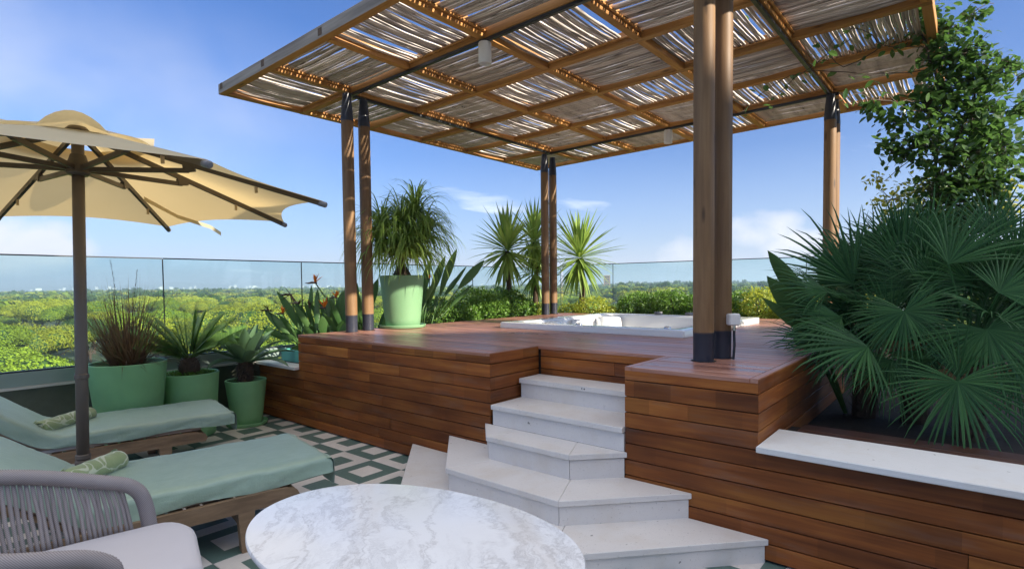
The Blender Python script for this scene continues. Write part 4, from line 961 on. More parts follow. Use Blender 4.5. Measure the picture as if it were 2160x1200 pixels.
# seat cushion with soft edges
outl = [(0.86, 2.945), (0.40, 3.02), (0.17, 2.985), (0.06, 2.86), (0.03, 2.72), (0.07, 2.56), (0.20, 2.46), (0.45, 2.43), (0.62, 2.42), (0.78, 2.36), (0.86, 2.34), (0.885, 2.40), (0.95, 2.62), (0.985, 2.75), (0.975, 2.86), (0.93, 2.925)]
ol = spline([(x_, y_, 0) for x_, y_ in outl] + [(0.86, 2.945, 0)], 0.03); cc = Vector((0.5, 2.68, 0)); n = len(ol); vs = []
lv = [(0.955, .325), (.985, .335), (1.0, .36), (1.0, .395), (.985, .415), (.955, .427), (.90, .433), (.7, .440), (.4, .444), (.15, .445)]
for k_, z in lv: vs += [(cc + (p - cc) * k_) + Vector((0, 0, z)) for p in ol]
mb = MB(); mb.add(vs, [(k * n + j, k * n + (j + 1) % n, (k + 1) * n + (j + 1) % n, (k + 1) * n + j) for k in range(len(lv) - 1) for j in range(n)] + [tuple(reversed(range(n))), tuple((len(lv) - 1) * n + j for j in range(n))]); mb.build('cushion', M['cushion'], ch, smooth=True)
for x_, y_ in ((0.10, 2.50), (0.08, 2.92), (0.80, 2.93), (0.68, 2.42)):
    mb = MB(); mb.tube([(x_, y_, 0.38), (x_ + (x_ - .45) * .08, y_ + (y_ - 2.7) * .08, 0.0)], [0.018, 0.012], 10); mb.build('leg', M['bronze'], ch)

# ------------------------------------------------------------------ pots
def pot(c, r0, r1, h, mat, label, rim=0.022, saucer=None, group='sage green pots'):
    p = thing('plant_pot', label, 'plant pot', c, group); zs = 0.0
    mb = MB()
    if saucer:
        s = MB(); s.lathe([(0, 0.001), (saucer * .9, 0.001), (saucer * .97, 0.008), (saucer, 0.034), (saucer * .985, 0.042), (saucer * .955, 0.036), (saucer * .92, 0.014), (0, 0.014)], c, 56); s.build('saucer', mat, p, smooth='auto'); zs = 0.016
    mb.lathe([(0, zs), (r0 * .95, zs), (r0, zs + .015)] + [(r0 + (r1 - r0) * t, zs + (h - zs) * t) for t in (.15, .35, .55, .75, .9)] + [(r1, h - .006), (r1 - .006, h), (r1 - rim + .005, h), (r1 - rim, h - .006), (r1 - rim - .004, h - .07)], c, 64); mb.build('pot_wall', mat, p, smooth='auto')
    s = MB(); s.lathe([(r1 - rim - .002, h - .065), (r1 * .5, h - .05), (0, h - .045)], c, 40); s.build('soil', M['soil'], p, smooth=True)
    return p
pot((1.685, 6.20, 0), .235, .325, .83, M['pot'], 'largest sage green pot, holding bronze fountain grass beside the parasol pole', .026)
pot((2.24, 6.24, 0), .225, .272, .655, M['pot'], 'middle sage green pot with a sago palm and bright creeper')
pot((2.80, 6.21, 0), .155, .213, .505, M['pot'], 'smallest sage green pot on a saucer, with an agave beside the wooden planter', .018, saucer=.215)
pot((4.475, 5.53, 1.0), .215, .277, .655, M['potpale'], 'pale mint pot on a saucer standing on the deck with a ponytail palm', .02, saucer=.29)
# ------------------------------------------------------------------ plant layout, world metres
FRONDS=[
(2,(3.964,0.053,0.957),(-0.433,-0.171,-0.885),0.50,250),
(2,(4.032,0.050,0.961),(-0.192,0.141,0.971),0.42,80),
(2,(4.146,-0.070,1.243),(-0.371,-0.408,-0.834),0.50,250),
(2,(4.264,-0.120,1.452),(0.345,-0.719,0.603),0.45,170),
(2,(4.337,0.115,1.625),(0.203,-0.419,0.885),0.52,120),
(2,(4.753,-0.228,1.614),(0.157,-0.292,0.943),0.55,140),
(2,(4.439,-0.204,0.987),(-0.017,-0.638,-0.770),0.50,200),
(2,(4.910,-0.091,1.811),(0.220,-0.204,0.954),0.45,120),
(1,(4.062,0.493,1.117),(-0.746,0.665,0.037),0.62,150),
(1,(4.155,0.317,1.336),(-0.377,-0.301,-0.876),0.42,290),
(1,(4.469,0.262,1.500),(0.255,-0.617,0.745),0.45,140),
(1,(4.760,0.389,1.599),(-0.126,0.136,0.983),0.55,120),
(1,(4.460,0.411,1.215),(-0.723,0.389,0.570),0.50,180),
(1,(4.753,0.224,1.334),(-0.473,-0.842,0.261),0.45,220),
(1,(4.332,0.396,1.008),(-0.518,-0.040,-0.854),0.45,220),
(1,(5.145,0.249,1.776),(0.102,-0.059,0.993),0.50,120),
(1,(4.472,0.231,1.067),(-0.297,-0.505,-0.810),0.45,220),
(0,(4.479,0.795,1.453),(-0.672,0.677,0.300),0.50,120),
(0,(4.716,0.669,1.501),(-0.452,0.513,0.730),0.72,100),
(0,(4.364,0.687,1.276),(-0.775,0.619,-0.127),0.55,130),
(0,(4.985,0.584,1.534),(-0.185,0.282,0.941),0.62,110),
(0,(4.674,0.631,1.330),(-0.926,0.092,0.367),0.50,200),
(0,(5.123,0.567,1.423),(0.090,-0.206,0.974),0.55,140),
(0,(4.447,0.655,1.107),(-0.769,0.419,-0.483),0.50,160),
]
VINE=[
((6.661,0.504,4.114),0.320,0),
((6.488,0.717,4.186),0.229,0),
((6.690,0.245,3.627),0.268,0),
((6.672,0.072,3.618),0.240,0),
((6.707,0.205,3.336),0.291,0),
((6.746,-0.033,3.377),0.262,0),
((6.574,0.358,3.204),0.246,0),
((6.677,0.028,3.029),0.327,0),
((6.419,0.327,2.837),0.240,0),
((6.555,0.055,2.667),0.366,0),
((6.713,-0.125,2.815),0.237,0),
((6.433,0.182,2.367),0.323,0),
((6.573,-0.081,2.395),0.298,0),
((6.413,0.521,2.738),0.179,0),
((6.443,0.602,3.047),0.158,0),
((6.392,0.770,3.204),0.114,0),
((6.329,0.625,2.784),0.125,0),
((6.314,0.311,2.132),0.302,0),
((6.454,0.045,2.121),0.298,0),
((6.667,0.632,2.333),0.212,1),
((6.719,0.556,2.120),0.236,1),
((6.583,0.744,2.523),0.118,1),
((7.073,-0.246,2.196),0.225,1),
((6.987,0.229,2.045),0.236,1),
((7.065,-0.225,2.376),0.180,1),
((6.866,0.398,2.424),0.236,1),
((6.624,0.662,2.004),0.165,1),
((6.891,0.028,4.025),0.125,0),
((6.918,-0.232,3.483),0.157,0),
((6.960,-0.306,3.111),0.148,0),
((6.700,0.249,3.895),0.201,0),
((6.859,-0.213,2.655),0.196,0),
((6.455,0.948,4.157),0.159,0),
]
VSTEM=[
[(6.537,0.232,2.057),(6.611,0.280,2.689),(6.671,0.236,3.135),(6.683,0.352,3.653),(6.676,0.487,4.137)],
[(6.527,0.145,2.006),(6.515,0.186,2.443),(6.570,0.142,2.791),(6.649,0.061,3.008),(6.716,-0.000,3.312)],
[(6.654,0.229,2.689),(6.483,0.435,2.692),(6.303,0.637,2.471)],
[(6.681,0.351,3.608),(6.678,0.239,3.314),(6.580,0.337,3.003),(6.402,0.540,2.827)],
[(6.756,0.354,3.541),(6.434,0.740,3.524),(6.158,1.219,3.588),(5.863,1.490,3.481),(5.434,1.711,3.110)],
[(6.658,0.503,4.046),(6.341,0.928,3.884),(6.024,1.274,3.564),(5.609,1.507,3.219)],
[(6.596,0.572,3.955),(6.408,1.016,3.654),(5.982,1.353,4.024),(5.575,1.760,4.051)],
[(6.698,0.038,3.574),(6.892,-0.198,3.527),(6.995,-0.327,3.438)],
[(6.681,0.264,3.761),(6.785,0.146,3.871),(6.907,0.012,4.070),(7.024,-0.124,4.121)],
[(6.762,-0.072,3.049),(6.882,-0.202,3.265),(6.995,-0.327,3.438)],
[(6.667,0.345,3.246),(5.933,0.574,3.096),(5.287,0.769,3.076)],
[(6.676,0.028,3.007),(6.846,-0.172,3.070),(6.929,-0.273,3.046)],
[(6.736,0.393,3.770),(6.260,0.650,3.713),(5.816,0.852,3.773),(5.359,1.026,3.471)],
[(6.584,0.339,3.092),(6.179,0.526,3.102),(5.733,0.658,3.166),(5.302,0.906,3.014)],
[(6.676,0.028,3.007),(6.846,-0.172,3.070),(6.929,-0.273,3.046)],
]
STREL_A=[
((3.506,6.115,0.729),(3.304,6.403,1.461),0.100,0.30),
((3.581,6.191,0.716),(3.615,6.200,1.519),0.055,0.50),
((3.657,6.182,0.709),(3.690,6.191,1.472),0.060,0.50),
((3.413,6.059,0.743),(3.156,6.399,1.240),0.090,0.35),
((3.385,6.009,0.733),(3.073,6.321,1.064),0.080,0.30),
((3.543,6.071,0.757),(3.493,6.335,1.325),0.090,0.30),
((3.674,6.080,0.743),(3.893,6.193,1.403),0.100,0.35),
((3.808,6.086,0.729),(3.979,6.093,1.443),0.130,0.35),
((3.868,6.182,0.747),(4.216,6.163,1.764),0.110,0.45),
((4.044,6.137,0.733),(4.287,6.232,1.549),0.120,0.40),
((4.083,6.091,0.732),(4.460,6.027,1.596),0.110,0.40),
((3.945,6.090,0.745),(4.307,6.029,1.363),0.120,0.35),
((3.652,5.940,0.755),(3.514,5.797,1.155),0.100,0.30),
((3.521,5.930,0.741),(3.313,5.866,1.066),0.100,0.30),
((3.689,5.896,0.754),(3.767,5.656,1.101),0.110,0.30),
((3.469,6.158,0.730),(3.190,6.176,1.007),0.070,0.30),
((3.562,6.213,0.716),(3.471,6.525,1.264),0.080,0.40),
((3.770,6.132,0.730),(3.735,6.374,1.256),0.080,0.40),
((3.864,6.019,0.728),(3.847,6.236,1.195),0.100,0.35),
((3.484,5.973,0.725),(3.162,5.864,0.836),0.070,0.30),
]
STREL_B=[
((5.356,6.028,0.922),(5.809,5.376,1.869),0.110,0.55),
((5.334,6.055,0.923),(5.644,5.752,2.028),0.100,0.45),
((5.291,6.107,0.924),(5.610,5.957,1.933),0.100,0.45),
((5.247,6.160,0.924),(5.465,6.126,1.873),0.100,0.40),
((5.356,6.028,0.922),(5.728,5.638,1.794),0.050,0.50),
((5.355,6.028,0.888),(5.572,5.647,1.656),0.080,0.60),
((5.304,5.920,0.896),(5.683,5.505,1.519),0.050,0.40),
((5.239,5.998,0.898),(5.301,5.800,1.605),0.070,0.40),
((5.196,6.050,0.898),(5.219,5.890,1.473),0.080,0.40),
((5.451,6.083,0.914),(5.739,5.963,1.817),0.060,0.45),
((5.384,6.163,0.915),(5.626,6.099,1.819),0.070,0.45),
]
STREL_C=[
((4.831,0.904,1.207),(4.501,1.177,1.748),0.150,0.35),
((4.690,0.908,1.071),(4.376,1.160,1.571),0.170,0.30),
((4.689,0.907,1.035),(4.348,1.184,1.417),0.090,0.30),
]
FLOWERS=[
((3.650,6.161,1.571),(3.759,6.015,1.320),1,1.0),
((3.650,5.975,1.268),(3.663,5.945,1.040),1,1.0),
((3.806,5.963,1.389),(3.808,5.945,1.146),1,0.8),
((3.273,6.257,1.210),(3.351,6.149,0.996),1,0.8),
((3.394,6.293,1.431),(3.445,6.208,1.043),0,1.0),
((3.167,6.386,1.251),(3.244,6.279,0.998),0,0.8),
((3.455,6.212,1.328),(3.481,6.164,1.043),0,0.9),
((3.535,6.116,1.298),(3.547,6.085,1.042),0,0.7),
((5.265,5.898,1.619),(5.248,5.898,1.271),1,0.6),
]
# ------------------------------------------------------------------ plants
Z = Vector((0, 0, 1))
def blade(m_, base, d, l, w, droop=0.5, n=5, fold=0.25, shape='lance', side=None, curl=0.0, mi=0):
    p = Vector(base); d = Vector(d).normalized(); vs = []
    s = side or d.cross(Z)
    if s.length < 1e-3: s = Vector((random.uniform(-1, 1), random.uniform(-1, 1), 0))
    s = s.normalized()
    for i in range(n + 1):
        t = i / n
        if shape == 'lance': k = max(0.0, math.sin(math.pi * (0.12 + 0.88 * t) ** 0.8)) if t > .35 else 0.55 + 0.45 * t / .35
        elif shape == 'strap': k = 1 - 0.25 * t if t < .6 else (1 - t) / .4 * .85
        elif shape == 'oval': k = math.sin(math.pi * min(1, t * .97 + .03)) ** 0.75
        else: k = 1 - t
        nrm = s.cross(d).normalized(); k = max(k, 0.02)
        h = w * 0.5 * k
        vs += [p - s * h + nrm * h * fold, p, p + s * h + nrm * h * fold]
        st = l / n; p = p + d * st
        d = (d + (Vector((0, 0, -1)) * droop + s * curl) * (0.5 + t) / n).normalized()
    m_.add(vs, [(i * 3 + a, i * 3 + a + 1, i * 3 + a + 4, i * 3 + a + 3) for i in range(n) for a in (0, 1)], mi)
    return p
def dirv(az, el): return Vector((math.cos(az) * math.cos(el), math.sin(az) * math.cos(el), math.sin(el)))
U = random.uniform
# bronze fountain grass
c = Vector((1.685, 6.20, .785))
gp = thing('fountain_grass', 'tall bronze fountain grass tuft in the largest green pot', 'ornamental grass', c)
mb = MB()
for i in range(430):
    az = U(0, 6.283); r_ = .13 * math.sqrt(random.random()); b = c + Vector((math.cos(az) * r_, math.sin(az) * r_, 0))
    el = R(U(46, 86)) if random.random() < .62 else R(U(12, 55)); a2 = az + U(-.7, .7)
    if math.sin(a2) > .3: el = max(el, R(66))
    blade(mb, b, dirv(a2, el), U(.4, .90) if el > .9 else U(.35, .68), U(.010, .017), U(.4, 1.25) if math.sin(a2) < .5 else U(.2, .7), 5, .2, 'taper')
mb.build('foliage', M['grass'], gp)['kind'] = 'stuff'
for (az, el, l, dr) in ((2.6, 84, 1.02, .05), (.4, 82, .93, .1), (3.4, 66, .86, 1.2), (4.3, 62, .80, 1.25), (.1, 70, .75, .8)):
    mb = MB(); p = c.copy(); d = dirv(az, R(el)); pts = [p.copy()]
    for k in range(10): p = p + d * l / 10; d = (d + Vector((0, 0, -1)) * dr / 10 * (k / 5)).normalized(); pts.append(p.copy())
    mb.tube(pts[:8], .0022, 5)
    for k in range(90):
        t = k / 90; q = pts[7 + min(2, int(t * 3))].lerp(pts[8 + min(2, int(t * 3))], (t * 3) % 1); blade(mb, q, (dirv(U(0, 6.28), U(-.3, .6)) + d * 1.2), .022, .003, 0, 1, 0, 'taper')
    mb.build('seed_plume', M['plume'], gp)

# sago palm
c = Vector((2.235, 6.23, .60)); sp_ = thing('sago_palm', 'sago palm with stiff feathered fronds and a scaly brown trunk in the middle green pot', 'sago palm', c)
mb = MB(); mb.lathe([(.075, 0), (.098, .07), (.10, .13), (.075, .19), (.035, .225), (0, .23)], c, 22)
for i in range(110):
    az = i * 2.4; z = .02 + .18 * i / 110; r_ = .085 + .012 * math.sin(z * 16); q = c + Vector((math.cos(az) * r_, math.sin(az) * r_, z)); blade(mb, q, dirv(az, R(U(20, 55))), .035, .022, .3, 2, .3, 'taper')
mb.build('trunk', M['bark'], sp_)
def sago_frond(az, el, l, droop):
    m_ = MB(); p = c + Vector((math.cos(az) * .03, math.sin(az) * .03, .20)); d = dirv(az, el); s = d.cross(Z).normalized(); n = 56; pts = []
    tilt = .62 * (1 if s.dot(Vector((0.77, 0.64, 0))) > 0 else -1); nr0 = s.cross(d).normalized(); s = (s * math.cos(tilt) + nr0 * math.sin(tilt)).normalized()
    for k in range(n + 1):
        t = k / n; pts.append(p.copy()); nrm = s.cross(d).normalized()
        if t > .12:
            ll = .150 * (math.sin(math.pi * (t * .86 + .12)) ** .6) + .01
            for sd in (-1, 1): blade(m_, p, (s * sd * .95 + d * .42 + nrm * .18), ll, .0125, .12, 2, .2, 'taper')
        p = p + d * l / n; d = (d + Vector((0, 0, -1)) * droop / n).normalized()
    m_.tube(pts[::5], [.007 * (1 - .7 * i / len(pts[::5])) for i in range(len(pts[::5]))], 5)
    m_.build('frond', M['sago'], sp_, smooth=False)
for az, el, l, dr in ((3.2, 40, .60, .35), (3.6, 58, .56, .5), (4.1, 46, .56, .5), (4.6, 62, .54, .5), (5.1, 48, .56, .5), (5.5, 60, .56, .4), (5.9, 38, .60, .35), (0.05, 45, .60, .25), (.4, 58, .58, .3), (2.8, 55, .58, .3), (3.9, 72, .50, .4), (5.3, 74, .52, .4), (.9, 72, .52, .25), (2.2, 74, .52, .2), (3.4, 26, .55, .3), (6.15, 28, .57, .3), (4.85, 34, .5, .6), (1.5, 80, .5, .1)): sago_frond(az, R(el), l, dr)
cv = thing('creeper', 'bright green creeper cushion covering the soil of the sago pot', 'ground cover', (2.235, 6.23, .6)); cv['kind'] = 'stuff'
mb = MB()
for i in range(1500):
    az = U(0, 6.283); r_ = .255 * math.sqrt(random.random()); q = Vector((2.235 + math.cos(az) * r_, 6.23 + math.sin(az) * r_, .605 + .055 * math.cos(r_ / .26 * 1.3) + U(-.012, .012))); blade(mb, q, dirv(U(0, 6.283), R(U(10, 80))), U(.018, .03), .016, .3, 1, .1, 'taper')
mb.build('foliage', M['moss'], cv)

# agave
c = Vector((2.80, 6.21, .46)); ag = thing('agave', 'broad-leaved agave with a shaggy brown stem in the smallest green pot', 'agave', c)
mb = MB(); mb.lathe([(.05, 0), (.075, .05), (.085, .15), (.07, .24), (.0, .26)], c, 18)
for i in range(160):
    az = i * 2.4; z = .24 * i / 160; q = c + Vector((math.cos(az) * .07, math.sin(az) * .07, z)); blade(mb, q, dirv(az, R(U(-50, 30))), U(.05, .10), .03, .6, 2, .3, 'taper')
mb.build('trunk', M['bark'], ag)
for i in range(27):
    az = i * 2.399 + .3; t = i / 26; el = R(12 + 70 * t + U(-5, 5))
    if math.sin(az) > .25: el = max(el, R(50))
    m_ = MB(); b = c + Vector((math.cos(az) * .03, math.sin(az) * .03, .215 + .05 * t)); l = .58 - .18 * t
    p = b.copy(); d = dirv(az, el); s = d.cross(Z).normalized(); n = 8; vs = []
    dr = 1.25 * (1 - t) + .12
    for k in range(n + 1):
        q = k / n; w = .036 + .078 * math.sin(math.pi * min(1, q * 1.05) ** .9) if q < .95 else .006
        nrm = s.cross(d).normalized(); h = w * .5 * (1.1 if q < .9 else 1)
        vs += [p - s * h + nrm * h * .45, p - s * h * .5 + nrm * h * .12, p, p + s * h * .5 + nrm * h * .12, p + s * h + nrm * h * .45]
        p = p + d * l / n; d = (d + Vector((0, 0, -1)) * dr * (.3 + q) / n).normalized()
    m_.add(vs, [(k * 5 + a, k * 5 + a + 1, k * 5 + a + 6, k * 5 + a + 5) for k in range(n) for a in range(4)]); m_.build('leaf', M['agave'], ag, smooth=True)

# ponytail palm on the deck
c = Vector((4.475, 5.53, 1.60)); pp = thing('ponytail_palm', 'ponytail palm with drooping ribbon leaves in the pale mint pot', 'ponytail palm', c)
mb = MB(); mb.lathe([(.11, 0), (.12, .05), (.085, .12), (.045, .2), (.038, .48), (.03, .5)], c, 18)
heads = [(Vector((-.12, -.16, .26)), .7), (Vector((.17, -.1, .28)), .7), (Vector((-.16, .17, .56)), 1.), (Vector((.13, -.13, .78)), 1.2), (Vector((.20, -.20, .52)), 1.), (Vector((-.02, -.04, .64)), 1.1), (Vector((-.24, .10, .36)), .8), (Vector((.2, .05, .40)), .8), (Vector((-.05, -.2, .34)), .8)]
for h, _ in heads: mb.tube([c + Vector((0, 0, .42)), c + h * .6 + Vector((0, 0, .12)), c + h], [.03, .024, .018], 8)
mb.build('trunk', M['bark'], pp)
mb = MB()
for h, k in heads:
    for i in range(int(165 * k)):
        az = U(0, 6.283); el = R(U(5, 85)); blade(mb, c + h + dirv(az, el) * .02, dirv(az, el), U(.42, .74), U(.017, .027), U(2.6, 4.4), 7, .25, 'strap', curl=U(-.3, .3))
for i in range(60): blade(mb, c + Vector((U(-.08, .08), U(-.08, .08), .02)), dirv(U(0, 6.283), R(U(20, 70))), U(.18, .3), .010, 1.8, 5, .2, 'strap')
mb.build('foliage', M['pony'], pp)['kind'] = 'stuff'

# bird of paradise clumps
def strel_leaf(root, base, tip, w, pf, mat):
    base, tip = Vector(base), Vector(tip); v = tip - base; m_ = MB()
    bow = Vector((U(-.03, .03), U(-.03, .03), .03)); a = base + v * pf
    m_.tube([base, base + v * pf * .5 + bow, a + bow], [.011, .009, .006], 6)
    d = (tip - a - bow).normalized(); s = d.cross(Vector((0.768, 0.64, 0)) + Vector((U(-.5, .5), U(-.5, .5), U(-.3, .3)))).normalized()
    blade(m_, a + bow, d, (tip - a).length, w * 1.15, .10, 8, U(.25, .5), 'oval', side=s); m_.build('leaf', mat, root, smooth=True)
def flower(root, q, s, kind, k):
    q, s = Vector(q), Vector(s); m_ = MB(); m_.tube([s, s.lerp(q, .5) + Vector((0, 0, -.01)), q], .007, 6); f = m_.build('flower_stem', M['strel'], root)
    lr = -RT
    m_ = MB(); m_.tube([q - lr * .02 * k, q + lr * .04 * k + Z * .006, q + lr * .09 * k - Z * .003 * k, q + lr * .13 * k], [.010 * k, .014 * k, .009 * k, .001], 8); m_.build('beak', M['beak'], f, smooth=True)
    m_ = MB()
    for i in range(6 if kind else 8):
        d = (Z * U(.5, 1.2) + RT * U(-.7, .6) + FW * U(-.4, .4)) if kind else (Z * U(-.6, .8) + RT * U(-1, 1) + FW * U(-.5, .5))
        blade(m_, q, d, U(.09, .15) * k, .034 * k, .2, 4, .5, 'lance')
    m_.build('petals', M['orange'] if kind else M['dead'], f)
sa = thing('bird_of_paradise', 'bird of paradise clump with orange flowers in the turquoise box behind the deck end', 'bird of paradise', (3.8, 6.1, .755))
for b, t, w, pf in STREL_A:
    b = Vector(b); b.z = .76; b.y = min(max(b.y, 5.80), 6.30); b.x = min(max(b.x, 3.36), 4.42); t = Vector(t); t.y = min(t.y, 6.57); strel_leaf(sa, b, t, w, pf, M['strel'])
for i in range(40):
    b = Vector((U(3.4, 4.4), U(5.8, 6.3), .76)); a = U(0, 6.28); t = b + Vector((math.cos(a) * .28, math.sin(a) * .2, U(.25, .66))); t.y = min(t.y, 6.57); strel_leaf(sa, b, t, U(.05, .10), .3, M['strel'])
for q, s, k, sc in FLOWERS[:-1]: flower(sa, q, s, k, sc)
sb = thing('bird_of_paradise', 'upright bird of paradise leaves just right of the mint pot', 'bird of paradise', (5.3, 6.05, .93))
for b, t, w, pf in STREL_B:
    b = Vector(b); b.z = .925; b.y = max(b.y, 5.80); strel_leaf(sb, b, t, w, pf, M['strel'])
for i in range(16):
    b = Vector((U(4.95, 5.4), U(5.85, 6.2), .925)); t = b + Vector((U(-.12, .22), U(-.25, .1), U(.3, .75))); strel_leaf(sb, b, t, U(.035, .07), .5, M['strel'])
flower(sb, *FLOWERS[-1][:2], 1, .6)
sd = thing('bird_of_paradise', 'giant bird of paradise with three paddle leaves leaning over the deck beside the palms', 'bird of paradise', (4.75, .75, .52))
for b, t, w, pf in STREL_C:
    b = Vector(b); r0 = Vector((4.8, .72, .53)); m_ = MB(); m_.tube([r0, r0.lerp(b, .6) + Vector((.03, .03, .05)), b], [.016, .013, .010], 7); m_.build('stalk', M['strel'], sd, smooth=True)
    strel_leaf(sd, b, t, w * .8, .04, M['strel'])

# yuccas in the rear corner
def yucca(base, head, n, l, label, heads2=()):
    y = thing('yucca', label, 'yucca', base); base = Vector(base)
    m_ = MB(); h = Vector(head); m_.tube([base, base.lerp(h, .5) + Vector((.03, -.02, 0)), h], [.06, .05, .045], 10); m_.build('trunk', M['bark'], y, smooth=True)
    for hh, nn, ll in [(h, n, l)] + list(heads2):
        hh = Vector(hh)
        for i in range(nn):
            az = i * 2.399 + U(-.2, .2); t = i / nn; el = R(-75 + 160 * t + U(-9, 9)); m_ = MB()
            L_ = ll * U(.85, 1.1) * (1.0 if el > -.3 else .85)
            blade(m_, hh + Z * (.16 * t - .08) + dirv(az, el) * .03, dirv(az, el), L_, .066, .22 if el > .2 else .5, 4, .35, 'lance'); m_.build('leaf', M['yucca'], y)
yucca((7.28, 6.17, .93), (7.27, 6.16, 2.10), 120, .74, 'yucca left of the rear pair of posts')
yucca((8.15, 6.25, .93), (8.20, 6.26, 2.30), 100, .72, 'tallest yucca half hidden behind the rear pair of posts', [((8.1, 6.2, 1.75), 60, .6)])
yucca((8.78, 5.62, .93), (8.75, 5.64, 2.00), 130, .84, 'yucca right of the rear pair of posts, with its leaves spreading over the yellow shrub')

# hedges and shrubs: many small leaves through a lumpy volume, on woody stems
def shrub(name, label, cat, blobs, dens, size, mat, base, group=None):
    t = thing(name, label, cat, base, group); V = []; F = []
    for (c_, r_) in blobs:
        c_ = np.array(c_); r_ = np.array(r_); n = int(dens * r_[0] * r_[1] ** .5 * r_[2] ** .5 * 60)
        d = RNG.normal(size=(n, 3)); d /= np.linalg.norm(d, axis=1)[:, None]
        rad = RNG.uniform(.72, 1.06, n) * (1 + .12 * np.sin(d[:, 0] * 7 + c_[0] * 9) * np.sin(d[:, 2] * 6 + d[:, 1] * 5))
        p = c_ + d * r_ * rad[:, None]; p = p[p[:, 2] > base[2]]
        d = d[:len(p)]; k = len(p)
        a = RNG.normal(size=(k, 3)) * .75 + d * .9 + np.array((0, 0, .35)); a /= np.linalg.norm(a, axis=1)[:, None]
        s = np.cross(a, RNG.normal(size=(k, 3))); s /= np.linalg.norm(s, axis=1)[:, None]
        e = np.cross(a, s); z = size * RNG.uniform(.6, 1.3, (k, 1))
        q = np.stack([p - e * z * .5, p + s * z * .28, p + e * z * .55, p - s * z * .28], 1); b0 = len(V) * 0 + sum(len(x_) for x_ in V)
        V.append(q.reshape(-1, 3)); F.append(np.arange(k * 4).reshape(k, 4) + b0)
    m_ = MB(); m_.v = [tuple(x_) for x_ in np.concatenate(V)]; m_.f = [tuple(int(i) for i in x_) for x_ in np.concatenate(F)]; m_.m = [0] * len(m_.f)
    o = m_.build('foliage', mat, t); o['kind'] = 'stuff'
    m_ = MB()
    for (c_, r_) in blobs:
        for i in range(3): m_.tube([(c_[0] + U(-.06, .06), c_[1] + U(-.06, .06), base[2]), (c_[0] + U(-.5, .5) * r_[0], c_[1] + U(-.5, .5) * r_[1], c_[2] + r_[2] * .5)], [.012, .004], 5)
    m_.build('stems', M['twig'], t)['kind'] = 'stuff'
shrub('shrub', 'dark green pittosporum mound nearest the mint pot and its paddle leaves', 'shrub', [((5.75, 6.15, 1.08), (.42, .34, .24)), ((6.05, 6.05, 1.05), (.3, .25, .18))], 380, .045, M['hedge'], (5.8, 6.1, .93), 'pittosporum mounds along the deck edge')
shrub('shrub', 'taller dark green pittosporum mound in the middle of the deck edge row', 'shrub', [((6.45, 6.18, 1.16), (.46, .34, .32)), ((6.75, 6.1, 1.15), (.4, .32, .28))], 380, .045, M['hedge'], (6.6, 6.1, .93), 'pittosporum mounds along the deck edge')
shrub('shrub', 'dark green pittosporum mound next to the rear pair of posts', 'shrub', [((7.2, 6.15, 1.14), (.42, .36, .32)), ((7.5, 6.1, 1.08), (.34, .3, .24))], 380, .045, M['hedge'], (7.3, 6.1, .93), 'pittosporum mounds along the deck edge')
shrub('shrub', 'low yellow-green shrub under the right-hand yucca', 'shrub', [((8.65, 5.3, 1.06), (.26, .36, .22)), ((8.7, 5.75, 1.0), (.25, .3, .16)), ((8.1, 6.0, 1.02), (.3, .22, .18)), ((8.62, 4.95, .98), (.24, .2, .14))], 330, .045, M['yhedge'], (8.6, 5.3, .93))
v = 4.55; bl = []
while v > 2.55: bl.append(((8.85 + U(-.06, .06), v, 1.08 + U(-.04, .06)), (.32, .34, .27 + U(-.03, .05)))); v -= .36
shrub('hedge', 'glossy green and yellow hedge running behind the hot tub', 'hedge', bl, 360, .048, M['hedge'], (8.85, 3.5, .93))
shrub('shrub', 'golden variegated shrub behind the right corner of the hot tub', 'shrub', [((8.75, 2.42, 1.14), (.28, .3, .3)), ((8.8, 2.0, 1.05), (.3, .34, .24))], 360, .05, M['yhedge'], (8.8, 2.2, .93))
shrub('hedge', 'green and yellow hedge end behind the socket box', 'hedge', [((8.8, 1.55, 1.06), (.3, .34, .26)), ((8.85, 1.1, 1.1), (.32, .34, .28)), ((8.9, 3.0, 1.03), (.2, .3, .24))], 340, .05, M['yhedge'], (8.8, 1.3, .93))

